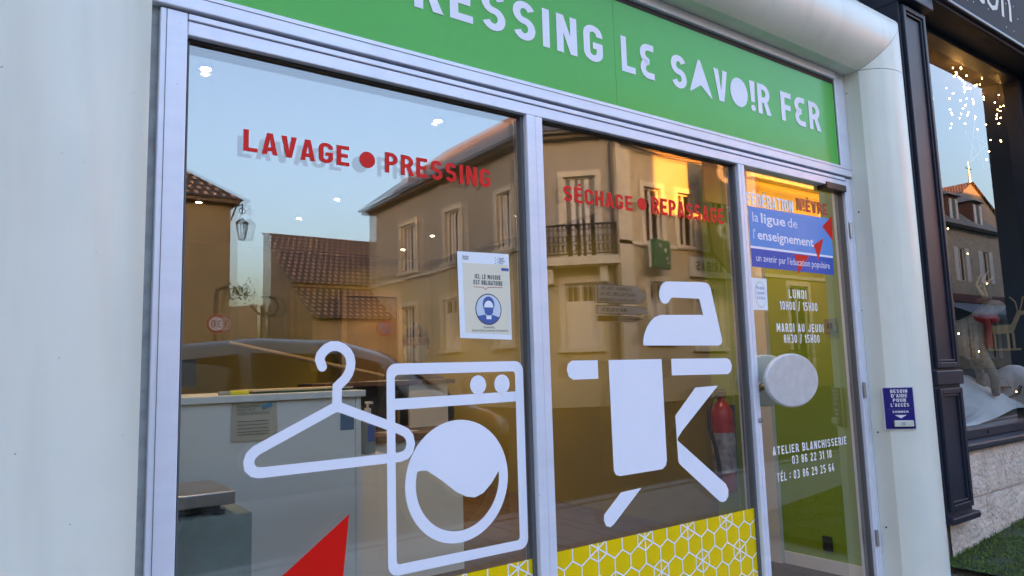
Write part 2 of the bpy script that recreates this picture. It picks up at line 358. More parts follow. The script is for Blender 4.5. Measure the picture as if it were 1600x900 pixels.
# ================================================================ storefront frame and panes
SF = thing('storefront_window', 'silver aluminium storefront frame with two large glass panes covered in laundry graphics', 'shop window')
yo, yi = -.032, .05
box('jamb', ALU, SF, .311, .379, yo, yi, -.08, 2.140, bevel=.003)
MB().box(.326, .3275, yo-.0015, yo+.01, -.08, 2.140).build('jamb_groove', ALUD, SF)
box('header_rail', ALU, SF, .3795, 3.6755, yo, yi, 2.078, 2.118, bevel=.003)
box('header_rail', ALU, SF, .3795, 3.6755, yo-.004, yi, 2.1205, 2.137, bevel=.002)
box('header_gap', BLK, SF, .311, 3.74, yo+.012, yi, 2.1375, 2.1460)
box('mullion', ALU, SF, 1.5175, 1.556, yo-.003, yi, -.02, 2.0775, bevel=.003)
box('mullion', ALU, SF, 1.5575, 1.592, yo, yi, -.02, 2.0775, bevel=.003)
box('mullion', ALU, SF, 2.748, 2.768, yo, yi, -.02, 2.0775, bevel=.003)
box('sill_rail', ALU, SF, .3845, 1.517, yo, yi, -.06, .0, bevel=.003)
box('sill_rail', ALU, SF, 1.5925, 2.7475, yo, yi, -.06, .0, bevel=.003)
for (a, b) in ((.384, 1.5175), (1.592, 2.748)):
    box('gasket', BLK, SF, a, b, -.012, .03, 2.070, 2.0778); box('gasket', ALUD, SF, b-.012, b, -.013, .03, 0, 2.07); box('gasket', ALUD, SF, a, a+.004, -.012, .03, 0, 2.07)
def pane(parent, x0, x1, z0, z1, m=GLASS, m2=GLASS2, gap=.025, tilt=0):
    p = MB().face([(x0, 0, z0), (x1, 0, z0), (x1, 0, z1), (x0, 0, z1)]).build('pane', m, parent)
    if m2: MB().face([(x0, gap+tilt, z0), (x1, gap, z0), (x1, gap, z1), (x0, gap+tilt, z1)]).build('inner_pane', m2, parent)
    return p
PL = pane(SF, .3815, 1.5055, 0.0, 2.071, tilt=.0062); PL['label'] = 'left pane with red lettering, hanger and washing machine drawings'
PM = pane(SF, 1.5945, 2.736, 0.0, 2.071); PM['label'] = 'middle pane with red lettering and ironing figure'
# --- red words
for s, x0, x1, z0, z1, P in (('LAVAGE', .630, 1.003, 1.907, 1.981, PL), ('PRESSING', 1.142, 1.617, 1.907, 1.985, PL), ('SÉCHAGE', 2.008, 2.440, 1.900, 1.972, PM), ('REPASSAGE', 2.572, 3.128, 1.903, 1.988, PM)):
    text(FAC, s, fx(x0), fx(x1), fz(z0), fz(z1), REDV, P, each=True, bold=.95, gap=.13)
for cx, P in ((1.072, PL), (2.505, PM)): poly(FAC, arc(fx(cx), fz(1.943), .026, .026, 0, 360, 28)[:-1], REDV, P, 'round_dot')
# --- coat hanger
hk = fp((.901, 1.191), (.892, 1.215), (.897, 1.232), (.906, 1.243), (.919, 1.254), (.935, 1.261), (.956, 1.261), (.975, 1.254), (.991, 1.241), (1.001, 1.225), (1.005, 1.205), (1.003, 1.185), (.996, 1.165), (.984, 1.148), (.966, 1.132), (.955, 1.122), (.954, 1.10), (.954, 1.061))
stroke(FAC, hk, 0, .0285, WHITEV, PL, 'hanger_hook', caps=True)
tri = fp((.954, 1.055), (.684, .930), (.667, .915), (.661, .897), (.664, .877), (.677, .864), (.695, .859), (1.192, .862), (1.215, .868), (1.228, .882), (1.235, .905), (1.230, .930), (1.216, .947), (1.19, .960))
stroke(FAC, tri, 1, .0285, WHITEV, PL, 'hanger_arms', d=.0024)
# --- washing machine
o_ = rrect(fx(1.140), fx(1.753), fz(.455), fz(1.197), .033); i_ = rrect(fx(1.173), fx(1.712), fz(.492), fz(1.156), .012)
def loop_ring(outer, inner, name, m, parent, d=.0028):
    mb = MB(); n = len(outer)
    for k in range(n): k2 = (k+1) % n; mb.face([FAC.p(*outer[k], d), FAC.p(*outer[k2], d), FAC.p(*inner[k2], d), FAC.p(*inner[k], d)])
    return mb.build(name, m, parent)
loop_ring(o_, i_, 'machine_outline', WHITEV, PL)
stroke(FAC, fp((1.16, 1.050), (1.725, 1.055)), 0, .034, WHITEV, PL, 'machine_band', d=0.0014)
for cx in (1.532, 1.646): poly(FAC, arc(fx(cx), fz(1.107), .032, .032, 0, 360, 28)[:-1], WHITEV, PL, 'machine_knob', d=.0028)
dc = (fx(1.436), fz(.752)); ro = .1925; ri = .156
outer = arc(*dc, ro, ro, 0, 360, 56)[:-1]; inner = arc(*dc, ri, ri, 0, 360, 56)[:-1]
loop_ring(outer, inner, 'machine_drum', WHITEV, PL)
wave = [(dc[0]+ri*1.01*math.cos(R_(a)), dc[1]+ri*1.01*math.sin(R_(a))) for a in range(4, 165, 5)]
wave += fp((1.278, .806), (1.30, .803), (1.36, .762), (1.42, .715), (1.465, .690), (1.505, .682), (1.545, .694), (1.585, .728), (1.617, .768))
poly(FAC, wave, WHITEV, PL, 'machine_water', d=.0034)
poly(FAC, fp((.997, .690), (.560, .380), (.955, .30)), REDV, PL, 'red_triangle', d=.0022)
# --- yellow honeycomb bands
def honey(P, x0, x1, z0, z1, seed):
    poly(FAC, [(x0, z0), (x1, z0), (x1, z1), (x0, z1)], YELV, P, 'yellow_band', d=.0022)
    rnd = random.Random(seed); s = .047; mb = MB(); seen = set()
    def clip(a, b):
        t0, t1 = 0, 1; d = (b[0]-a[0], b[1]-a[1])
        for p, q in ((-d[0], a[0]-x0), (d[0], x1-a[0]), (-d[1], a[1]-z0), (d[1], z1-a[1])):
            if abs(p) < 1e-9:
                if q < 0: return None
            elif p < 0: t0 = max(t0, q/p)
            else: t1 = min(t1, q/p)
        if t0 >= t1: return None
        return (a[0]+d[0]*t0, a[1]+d[1]*t0), (a[0]+d[0]*t1, a[1]+d[1]*t1)
    def line(a, b):
        k = tuple(sorted((tuple(round(v, 3) for v in a), tuple(round(v, 3) for v in b))))
        if k in seen: return
        seen.add(k); c = clip(a, b)
        if c:
            for q in ribbon(c, 0, .0026): mb.face([FAC.p(u, v, .0027+.00002*(len(seen) % 9)) for u, v in q])
    nx = int((x1-x0)/(1.732*s))+3; nz = int((z1-z0)/(1.5*s))+3
    for j in range(nz):
        for i in range(nx):
            cx = x0+(i-.4)*1.732*s+(j % 2)*.866*s; cz = z1-.02-j*1.5*s
            v = [(cx+s*math.cos(R_(60*k+30)), cz+s*math.sin(R_(60*k+30))) for k in range(6)]
            if (i+2*(j//2)) % 3 == 0 and j % 2 == 0:
                for q in v: line((cx, cz), q)
                continue
            for k in range(6): line(v[k], v[(k+1) % 6])
    mb.build('honeycomb_lines', WHITEV, P)
honey(PL, .5, 1.5055, .002, fz(.410), 1); honey(PM, 1.5945, 2.736, .002, fz(.414), 2)
# --- ironing figure
iron = fp((2.465, 1.258), (2.463, 1.275), (2.472, 1.308), (2.49, 1.340), (2.515, 1.368), (2.548, 1.392), (2.59, 1.405), (2.895, 1.412), (2.908, 1.405), (2.888, 1.500), (2.868, 1.494), (2.684, 1.493), (2.668, 1.485), (2.656, 1.470), (2.640, 1.461), (2.615, 1.462), (2.598, 1.474), (2.589, 1.495), (2.592, 1.520), (2.604, 1.545), (2.622, 1.562), (2.644, 1.571), (2.909, 1.580), (2.945, 1.578), (2.966, 1.570), (2.980, 1.552), (3.046, 1.292), (3.046, 1.275), (3.036, 1.262), (3.015, 1.256))
iron[8] = (fx(2.908), fz(1.409)); iron[9] = (fx(2.885), fz(1.494))
poly(FAC, iron, WHITEV, PM, 'iron_drawing', d=.0024)
poly(FAC, fp((1.988, 1.155), (1.995, 1.180), (2.019, 1.194), (2.169, 1.194), (2.169, 1.112), (2.022, 1.112), (1.997, 1.126)), WHITEV, PM, 'board_end', d=.0024)
poly(FAC, fp((2.651, 1.193), (3.076, 1.190), (3.100, 1.180), (3.114, 1.152), (3.104, 1.124), (3.078, 1.108), (2.649, 1.113)), WHITEV, PM, 'board_end', d=.0024)
poly(FAC, fp((2.235, 1.193), (2.583, 1.193), (2.583, .720), (2.575, .695), (2.550, .680), (2.275, .678), (2.250, .686), (2.238, .705)), WHITEV, PM, 'board_body', d=.0024)
poly(FAC, fp((2.816, 1.049), (2.990, 1.052), (2.700, .845), (2.665, .812), (2.668, .800), (3.005, .560), (3.022, .530), (3.018, .498), (2.995, .478), (2.968, .476), (2.945, .485), (2.672, .690), (2.662, .705), (2.658, .920)), WHITEV, PM, 'board_leg', d=.0024)
poly(FAC, fp((2.275, .607), (2.405, .612), (2.225, .478), (2.203, .468), (2.178, .477), (2.166, .500), (2.168, .525)), WHITEV, PM, 'board_leg', d=.0024)

# ================================================================ glass door
DR = thing('glass_door', 'glazed shop door with white opening hours and a big oval pull handle', 'door')
box('stile', ALU, DR, 2.7695, 2.793, yo, yi, -.02, 2.0775, bevel=.003)
box('stile', ALU, DR, 3.6765, 3.692, yo+.004, yi, -.02, 2.12, bevel=.002)
box('threshold', ALU, DR, 2.77, 3.70, yo, yi, -.07, -.022, bevel=.003)
PD = pane(DR, 2.7935, 3.676, -.02, 2.078, m2=None); PD['label'] = 'door glass with white and red lettering'
box('door_edge', ALUD, DR, 2.793, 2.800, -.008, .03, -.02, 2.077)
box('door_edge', ALUD, DR, 3.668, 3.6762, -.012, .03, -.02, 2.077)
MB().box(3.485, 3.672, -.04, .02, 2.097-.005-.035, 2.132-.005-.035).build('door_closer', mat('brown_metal', (.10, .055, .045), .45, .3), DR, bevel=.003)
# oval pull on a short stem, its twin inside
def oval(name, cy0, cy1, m, cx=fx(3.51)-.003, cz=fz(1.062)):
    mb = MB(); a, b = .207, .123; n = 48; d = .006
    rings = [(a-d, b-d, cy0), (a, b, cy0+d), (a, b, cy1-d), (a-d, b-d, cy1)]
    ring = [[(cx+p*math.cos(2*math.pi*k/n), y, cz+q*math.sin(2*math.pi*k/n)) for k in range(n)] for p, q, y in rings]
    for i in range(3):
        for k in range(n): k2 = (k+1) % n; mb.face([ring[i][k], ring[i][k2], ring[i+1][k2], ring[i+1][k]])
    mb.face(ring[0][::-1]); mb.face(ring[3]); return mb.build(name, m, DR)
HAND = mat('worn_silver_handle', (.56, .57, .58), .45, .15, var=.12, vscale=28)
oval('pull_handle', -.086, -.064, HAND); oval('inner_handle', .05, .072, mat('pale_green_handle', (.50, .60, .54), .4))
MB().tube([(2.835, -.066, fz(1.03)), (2.835, .06, fz(1.03))], .013, 12).build('handle_stem', mat('brass', (.45, .33, .15), .35, .8), DR)
MB().lathe([(.0005, -.014), (.020, -.012), (.024, -.004), (.024, 0)], (2.835, -.001, fz(1.03)), axis='y', n=18).build('handle_rose', STEEL, DR)
MB().lathe([(.0005, -.010), (.010, -.010), (.012, -.004), (.012, 0)], (2.7815, yo, fz(.86)), axis='y', n=16).build('lock_cylinder', STEEL, DR)
for z in (.25, 1.0, 1.85): MB().tube([(3.689, yo-.004, z-.04), (3.689, yo-.004, z+.04)], .008, 10).build('hinge', STEEL, DR)
# lettering
text(FAC, 'FÉDÉRATION', fx(3.338), fx(3.784), fz(2.038), fz(2.108), WHITEV, PD, each=True)
text(FAC, 'N!ÈVRE', fx(3.822), fx(4.160), fz(2.058), fz(2.132), mat('orange_red_vinyl', (.55, .05, .025), .4), PD, each=True)
BLUE1 = mat('light_blue_vinyl', (.03, .29, .70), .3, var=.03, spec=.15); BLUE2 = mat('deep_blue_vinyl', (.004, .10, .46), .3, spec=.15)
poly(FAC, fp((3.345, 1.806), (4.180, 1.806), (4.180, 2.040), (3.345, 2.030)), BLUE1, PD, 'light_blue_band', d=.0018)
poly(FAC, fp((3.345, 1.689), (4.172, 1.686), (4.174, 1.792), (3.345, 1.792)), BLUE2, PD, 'deep_blue_band', d=.0018)
poly(FAC, fp((3.345, 1.7925), (4.174, 1.7925), (4.176, 1.8055), (3.345, 1.8055)), WHITEV, PD, 'white_rule', d=.0018)
def words(parts, x, z, size, m, P, pl=FAC, total=None):
    for s, off, w in parts:
        script_text(pl, s, x, z, size, m, P, d=.0026, off=off, fit=w); x += w+size*.22
words((('la', .0, .052), ('ligue', 0.0012, .205), ('de', 0, .088)), fx(3.372), fz(1.945), .068, WHITEV, PD)
words((("l'", .0, .020), ('enseignement', 0.0012, .475)), fx(3.372), fz(1.848), .066, WHITEV, PD)
script_text(FAC, "un avenir par l'éducation populaire", fx(3.385), fz(1.722), .050, WHITEV, PD, d=.0026, fit=fx(.745))
for t3 in (((4.081, 1.983), (4.200, 2.060), (4.192, 1.905), (4.158, 1.925), (4.12, 1.955)), ((3.965, 1.856), (4.084, 1.909), (4.007, 1.763), (3.998, 1.80), (3.985, 1.83)), ((3.756, 1.786), (3.912, 1.788), (3.784, 1.672), (3.785, 1.71), (3.775, 1.75))):
    poly(FAC, fp(*t3), REDV, PD, 'red_triangle', d=.0022)
for s, a, b, z0, z1 in (('LUNDI', 3.674, 3.852, 1.526, 1.578), ('10H00 / 15H00', 3.580, 3.958, 1.456, 1.507), ('MARDI AU JEUDI', 3.532, 4.006, 1.331, 1.380), ('8H30 / 15H00', 3.594, 3.955, 1.268, 1.317), ('ATELIER BLANCHISSERIE', 3.416, 4.158, .662, .708), ('03 86 22 31 18', 3.588, 3.985, .599, .646), ('TÉL : 03 86 29 25 64', 3.438, 4.000, .520, .567)):
    text(FAC, s, fx(a), fx(b), fz(z0), fz(z1), mat('bright_white_vinyl', (.86, .87, .90), .5), PD, each=True, gap=.20, bold=.84)
nt = thing('door_notice', 'small white and green notice taped on the door glass beside the stile', 'notice')
NP = Plane((0, -.003, 0), (1, 0, 0), (0, 0, 1))
poly(NP, fp((3.300, 1.449), (3.462, 1.449), (3.468, 1.626), (3.300, 1.626)), PAPER, nt, 'sheet', d=0)
poly(NP, arc(fx(3.402), fz(1.535), .043, .062, 0, 360, 30)[:-1], mat('pale_green_print', (.45, .62, .42), .7), nt, 'green_oval', d=.0006)
poly(NP, arc(fx(3.402), fz(1.535), .040, .058, 0, 360, 30)[:-1], PAPER, nt, 'white_oval', d=.0010)
for k, (s, mm) in enumerate((('Pas plus', INKB), ('2 personnes', INKB), ('à la fois', INKB))): script_text(NP, s, fx(3.365), fz(1.565-.028*k), .022, mm, nt, d=.0014, fit=.062)

# ================================================================ green sign
SG = thing('shop_sign', 'glossy green shop sign with pale lettering above the storefront', 'sign')
ys = -.03
box('sign_rail', ALU, SG, -.3, 3.74, ys-.012, .05, 2.1465, 2.1985, bevel=.003)
MB().box(-.3, 3.74, ys-.0135, ys, 2.183, 2.1844).build('rail_groove', ALUD, SG)
box('sign_post', ALU, SG, 3.640, 3.7395, ys-.010, .05, 2.199, 2.72, bevel=.003)
box('sign_post', ALU, SG, 3.6925, 3.7395, yo+.001, .05, -.08, 2.1370, bevel=.003)
box('top_rail', ALU, SG, -.3, 3.6395, ys-.020, .05, 2.680, 2.722, bevel=.004)
box('sign_gap', BLK, SG, -.3, 3.6395, ys-.002, .05, 2.652, 2.680); box('sign_gap', BLK, SG, 3.624, 3.6395, ys-.002, .05, 2.199, 2.652)
box('sign_panel', GREEN, SG, -.3, 1.9775, ys-.006, .0, 2.1995, 2.652); box('sign_panel', GREEN, SG, 1.9790, 3.624, ys-.006, .0, 2.1995, 2.652)
SGP = Plane((0, ys-.006, 0), (1, 0, 0), (0, 0, 1))
def fs(x): return fx(x)*.982
z0, z1 = 1.156+(fz(2.597)-1.156)*.982, 1.156+(fz(2.779)-1.156)*.982
text(SGP, 'PRESSING', fs(1.110), fs(2.290), z0, z1, WHITEV, SG, each=True, gap=.17, bold=.95)
text(SGP, 'L€', fs(2.412), fs(2.652), z0, z1, WHITEV, SG, each=True, gap=.17)
text(SGP, 'S^V@!R', fs(2.772), fs(3.627), z0, z1, WHITEV, SG, each=True, gap=.10)
text(SGP, 'F€R', fs(3.738), fs(4.154), z0, z1, WHITEV, SG, each=True, gap=.15)

# ================================================================ rounded white cladding round the shop front
PT = thing('cladding_surround', 'white metal cladding surround with rounded pillars and canopy round the storefront', 'cladding')
ys0 = -.124
def profile():
    pts = [(0, .06), (0, ys0)]; c = (.202, -.008); r = .233
    a0, a1 = 210, 385
    for i in range(25): a = R_(a0+(a1-a0)*i/24); pts.append((c[0]+r*math.cos(a), c[1]+r*math.sin(a)))
    return pts
PR = profile(); XI0, XI1, ZI = .277, 3.7405, 2.7245
def sweep(name, ends, idx, flat=False):
    mb = MB(); P = [PR[i] for i in idx]
    for (o1, y1), (o2, y2) in zip(P[:-1], P[1:]): mb.face([ends(o1, y1, 0), ends(o2, y2, 0), ends(o2, y2, 1), ends(o1, y1, 1)])
    me = mb.build(name, CLAD, PT)
    bm = bmesh.new(); bm.from_mesh(me.data); bmesh.ops.remove_doubles(bm, verts=bm.verts, dist=1e-5); bmesh.ops.recalc_face_normals(bm, faces=bm.faces); bm.to_mesh(me.data); bm.free()
    if not flat:
        for p in me.data.polygons: p.use_smooth = True
    return me
ret, rnd_ = [0, 1], list(range(2, len(PR)))
rnd_ = [1]+rnd_[1:]
g = .0014
sweep('pillar_return', lambda o, y, t: (XI1+o, y, (ZI if t else -.1)), ret, True)
sweep('pillar_panel', lambda o, y, t: (XI1+o, y, (ZI-g if t else -.1)), rnd_)
sweep('corner_panel', lambda o, y, t: (XI1+o, y, (ZI+max(o-g, g) if t else ZI+g)), rnd_)
sweep('pillar_return', lambda o, y, t: (XI0-o, y, (ZI if t else -.1)), ret, True)
sweep('pillar_panel', lambda o, y, t: (XI0-o, y, (ZI-g if t else -.1)), rnd_)
sweep('corner_panel', lambda o, y, t: (XI0-o, y, (ZI+max(o-g, g) if t else ZI+g)), rnd_)
sweep('canopy_soffit', lambda o, y, t: ((XI1-.001 if t else XI0+.001), y, ZI+o), ret, True)
sweep('canopy_panel', lambda o, y, t: ((XI1+o-g if t else XI0-o+g), y, ZI+o), rnd_)
mbs = MB()   # dark backing behind the seams
mbs.box(XI1+.015, XI1+.40, -.05, .055, -.1, 3.1); mbs.box(XI0-.40, XI0-.015, -.05, .055, -.1, 3.1); mbs.box(XI0, XI1, -.05, .055, ZI+.015, 3.12)
mbs.build('cladding_core', SEAM, PT)
MB().box(XI0+.002, .3105, -.012, .05, -.08, 2.72).build('filler_strip', mat('grey_filler', (.34, .37, .38), .7, var=.3, vscale=20), PT)
for z in (1.95, .78, .30): MB().lathe([(0.0001, -.0035), (.004, -.003), (.0045, 0)], (XI1, -.06, z), axis='x', n=10).build('rivet', BLK, PT)
for (y, z) in ((-.03, 1.42), (-.05, 2.62)): MB().lathe([(0.0001, -.003), (.003, -.003), (.0035, 0)], (XI1, y, z), axis='x', n=10).build('rivet', BLK, PT)

# access bell plate, tangent to the pillar
an = R_(222); cpx, cpy = XI1+.202, -.008
nrm = Vector((math.cos(an), math.sin(an), 0)); pos = Vector((cpx, cpy, 0))+nrm*.2385
BP = thing('bell_plate', 'dark blue access bell plate with white text on the rounded white pillar', 'plate')
u = Vector((-nrm.y, nrm.x, 0)); ppl = Plane(pos+Vector((0, 0, .905)), u, (0, 0, 1))
if ppl.n.dot(nrm) < 0: ppl = Plane(pos+Vector((0, 0, .905)), -u, (0, 0, 1))
w, h = .070, .104
mb = MB(); mb.obox(ppl.p(0, 0, -.004), ppl.u, ppl.v, ppl.n, w+.004, h+.004, .004); mb.build('plate_edge', mat('white_plate', (.6, .62, .66), .4), BP)
mb = MB(); mb.obox(ppl.p(0, 0, -.002), ppl.u, ppl.v, ppl.n, w, h, .004); mb.build('plate_face', mat('royal_blue_plate', (.006, .008, .16), .3), BP)
PW = mat('white_print', (.75, .75, .78), .5)
for s, zz, ww in (('BESOIN', .078, .040), ("D'AIDE", .055, .038), ('POUR', .032, .031), ("L'ACCÈS", .008, .043), ('SONNER', -.026, .038)): text(ppl, s, -ww+.004, ww+.004, zz-(.0 if s != 'SONNER' else -.003), zz+.0175-(.004 if s == 'SONNER' else 0), PW, BP, d=.0026, gap=.16, name='lettering')
poly(ppl, [(-.056, -.0045), (.064, -.0045), (.064, -.0035), (-.056, -.0035)], mat('pale_blue_rule', (.10, .13, .4), .5), BP, 'rule', d=.0026)
poly(ppl, [(-.024, -.034), (.032, -.034), (.004, -.051)], PW, BP, 'arrow', d=.0026)
mb = MB(); mb.obox(ppl.p(.014, -.077, .008), ppl.u, ppl.v, ppl.n, .045, .0155, .009); bb = mb.build('bell_button', mat('ivory_plastic', (.62, .62, .55), .4), BP, bevel=.003)
mb = MB(); q = ppl.p(.010, -.077, .0175); mb.tube([q, q+ppl.n*.002], .010, 20); mb.build('button_ring', mat('grey_plastic', (.4, .42, .42), .4), bb)
# ================================================================ posters on the glass
def ip(pts, y=-.004):
    k = (2.0034+y)/2.0034
    return [(a*k, 1.156+(b-1.156)*k) for a, b in pts]
IPL = Plane((0, -.004, 0), (1, 0, 0), (0, 0, 1))
po = thing('mask_notice', 'white and cream notice showing a blue masked bust in a circle on the pane', 'poster')
poly(IPL, ip(fp((1.456, 1.291), (1.704, 1.284), (1.700, 1.638), (1.450, 1.632))), PAPER, po, 'sheet', d=0)
poly(IPL, ip(fp((1.482, 1.312), (1.699, 1.306), (1.697, 1.592), (1.474, 1.588))), CREAM, po, 'cream_field', d=.0006)
for s, a, b, z0_, z1_ in (('ICI, LE MASQUE', 1.530, 1.655, 1.528, 1.546), ('EST OBLIGATOIRE', 1.523, 1.663, 1.504, 1.522)):
    (a, z0_), (b, z1_) = ip(fp((a, z0_), (b, z1_))); text(IPL, s, a, b, z0_, z1_, INKD, po, d=.0012, gap=.2)
stroke(IPL, ip(fp((1.523, 1.494), (1.570, 1.494), (1.578, 1.484), (1.592, 1.495), (1.663, 1.496))), 0, .0018, mat('red_ink', (.5, .05, .05), .6), po, 'speech_rule', d=.0012)
(cx, cz), = ip(fp((1.592, 1.406)))
poly(IPL, arc(cx, cz, .0535, .0535, 0, 360, 40)[:-1], INKD, po, 'ring', d=.0010); poly(IPL, arc(cx, cz, .0500, .0500, 0, 360, 40)[:-1], mat('pale_blue_print', (.55, .66, .78), .7), po, 'disc', d=.0014)
poly(IPL, [(cx+.0498*math.cos(R_(a)), cz+.0498*math.sin(R_(a))) for a in range(208, 333, 6)]+[(cx+.016, cz-.019), (cx-.016, cz-.019)], INKB, po, 'shoulders', d=.0018)
poly(IPL, [(cx-.010, cz-.034), (cx+.010, cz-.034), (cx+.012, cz-.004), (cx-.012, cz-.004)], PAPER, po, 'neck', d=.0020)
poly(IPL, arc(cx, cz+.017, .024, .0265, 0, 360, 24)[:-1], INKB, po, 'hair', d=.0020); poly(IPL, arc(cx, cz+.008, .0185, .0215, 0, 360, 24)[:-1], PAPER, po, 'face', d=.0024)
poly(IPL, [(cx-.0185, cz+.006), (cx+.0185, cz+.006), (cx+.0165, cz-.012), (cx+.008, cz-.021), (cx-.008, cz-.021), (cx-.0165, cz-.012)], INKB, po, 'mask', d=.0028)
(a, b), (c, d_) = ip(fp((1.660, 1.578), (1.697, 1.566))); poly(IPL, [(a, d_), (c, d_), (c, b), (a, b)], INKB, po, 'tag_strip', d=.0012)
for k in range(5):
    (a, b), = ip(fp((1.632, 1.618-.006*k))); poly(IPL, arc(a+.008*(k % 2), b, .0016, .0016, 0, 360, 8)[:-1], INKD, po, 'logo_dot', d=.0010)
for s, a, z_, w_ in (('Santé', 1.648, 1.613, .022), ('publique', 1.648, 1.603, .026), ('France', 1.648, 1.593, .018), ('République', 1.473, 1.610, .026), ('Française', 1.473, 1.601, .024), ('Ensemble,', 1.566, 1.330, .046), ('faisons bloc contre le coronavirus', 1.512, 1.317, .146)):
    (a, z_), = ip(fp((a, z_))); script_text(IPL, s, a, z_, .011, INKD, po, d=.0012, fit=w_)

# ================================================================ shop room
RY = 5.2
def room(name, m, pts): return struct(MB().face(pts).build(name, m))
room('floor', WOODF, [(-1.6, .05, 0), (4.1, .05, 0), (4.1, RY, 0), (-1.6, RY, 0)])
mbp = MB()
for i in range(41):
    x = -1.6+i*.137; mbp.box(x+.001, x+.1345, .055, RY, .0005, .006+.0006*(i % 3))
room_planks = mbp.build('floorboards', WOODF); room_planks['kind'] = 'structure'
struct(MB().box(-1.6, 4.14, .055, RY, 2.45, 2.55).build('ceiling', mat('grey_ceiling', (.22, .22, .20), .8)))
struct(MB().box(-1.6, 4.14, RY, RY+.1, 0, 2.6).build('wall_back', OLIVE))
struct(MB().box(-1.7, -1.6, .05, RY, 0, 2.6).build('wall_left', LIME))
struct(MB().box(4.06, 4.14, 1.0, RY, 0, 2.6).build('wall_far_right', OLIVE))
struct(MB().box(3.75, 3.86, .056, 1.0, 0, 2.45).build('wall_right', LIME))
struct(MB().box(3.862, 4.14, .95, .998, 0, 2.45).build('wall_partition', LIME))
struct(MB().box(3.738, 3.7495, .058, .545, .005, .075).build('skirting', WHT))
struct(MB().box(-1.7, .30, .056, .10, 0, 2.6).build('wall_front', WHT)); struct(MB().box(-1.7, 4.14, .056, .10, 2.45, 3.2).build('wall_front_upper', WHT))
box_post = tag(MB().box(3.715, 3.7495, .548, .645, .005, 2.45).build('white_post', mat('white_gloss', (.62, .64, .62), .35)), 'white door post standing against the lime wall behind the glass door', 'post')
sk = thing('wall_socket', 'black cable plate low on the lime green wall by the door', 'socket')
MB().box(3.738, 3.7495, .245, .30, .12, .20).build('plate', BLK, sk, bevel=.003)
for z in (.128, .192): MB().tube([(3.7375, .25, z), (3.7375, .2505, z)], .003, 8).build('screw', STEEL, sk)
sw = thing('wall_switch', 'grey clear wall switch box beside the opening hours', 'switch')
MB().box(3.735, 3.7495, .12, .19, 1.31, 1.39).build('cover', mat('smoky_plastic', (.14, .18, .10), .2), sw, bevel=.004); MB().box(3.730, 3.7352, .14, .17, 1.335, 1.365).build('rocker', BLK, sw, bevel=.002)
# downlights
DLM = mat('downlight_glow', (1, .86, .62), .5, emit=60)
for i, (x, y) in enumerate(((.655, 1.03), (1.79, 1.07), (1.15, 3.45), (1.98, 2.88), (1.96, 3.64), (3.5, 2.7), (3.3, 3.8), (3.3, .52), (3.4, 4.6))):  # the one just inside the door is added to brighten the lime wall
    lb = ('lit ceiling downlight near the top corner of the left pane', 'lit ceiling downlight above the red PRESSING word', 'lit ceiling downlight seen low by the left jamb', 'lit ceiling downlight midway over the counter', 'lit ceiling downlight farthest back over the counter', 'lit ceiling downlight over the middle of the room', 'lit ceiling downlight deep in the middle of the room', 'added ceiling downlight just inside the glass door, lighting the lime wall', 'lit ceiling downlight washing the ochre back wall')[i]
    t = thing('downlight', lb, 'ceiling light', 'lit ceiling downlights')
    MB().lathe([(.018, 0), (.034, 0), (.036, -.004), (.034, -.008), (.020, -.008), (.018, 0)], (x, y, 2.4495), n=24).build('trim_ring', STEEL, t)
    MB().lathe([(.0005, 0), (.017, 0)], (x, y, 2.4455), n=20).build('bulb', DLM, t)
    ld = bpy.data.lights.new('downlight_beam', 'SPOT'); ld.energy = .9 if y < 1.3 else 3.2; ld.color = (1, .80, .50); ld.spot_size = R_(95); ld.spot_blend = .8; ld.shadow_soft_size = .03
    lo = bpy.data.objects.new('downlight_beam', ld); col.objects.link(lo); lo.location = (x, y, 2.43); lo.parent = t
# counter
CT = thing('reception_counter', 'pale grey reception counter with an overhanging top behind the left pane', 'counter')
box('front_panel', LAM, CT, -1.4, 1.178, .715, .735, .0, 1.066); box('front_panel', LAM, CT, 1.1805, 1.203, .7155, 1.25, .0, 1.066)
box('counter_top', LAM, CT, -1.45, 1.216, .695, 1.32, 1.069, 1.095, bevel=.003)
box('side_panel', LAM, CT, -1.4, -1.36, .74, 1.3, 0, 1.066)
CPL = Plane((0, .7145, 0), (1, 0, 0), (0, 0, 1))
vn = thing('camera_notice', 'cream video surveillance notice with a blue camera, curling off the counter front', 'notice')
mb = MB(); n = 8; vx0, vx1 = .700, .862
for i in range(n):
    for j in range(n):
        def cp(a, b): return (vx0+(vx1-vx0)*a, .7125-.014*(a**3)*(1-b)-.004*(1-b), .928+.142*b)
        mb.face([cp(i/n, j/n), cp((i+1)/n, j/n), cp((i+1)/n, (j+1)/n), cp(i/n, (j+1)/n)])
mb.build('sheet', mat('cream_paper', (.52, .47, .36), .6), vn, smooth=True)
VPL = Plane((0, .700, 0), (1, 0, 0), (0, 0, 1))
for s, z_, w_, sz in (('ETABLISSEMENT', 1.048, .085, .013), ('PLACÉ SOUS', 1.036, .065, .013), ('VIDÉOSURVEILLANCE', 1.022, .118, .015)): script_text(Plane((0, .7095, 0), (1, 0, 0), (0, 0, 1)), s, .716, z_, sz, INKD, vn, d=.003, fit=w_)
for z_ in (.998, .985, .972, .960, .950): MB().face([(.718, .7045, z_), (.83, .7005, z_), (.83, .7005, z_+.002), (.718, .7045, z_+.002)]).build('print_line', INKD, vn)
MB().obox((.825, .7035, 1.052), (1, 0, .35), (0, 1, 0), (-.35, 0, 1), .019, .0006, .008).build('camera_print', mat('cyan_print', (.03, .25, .42), .6), vn)
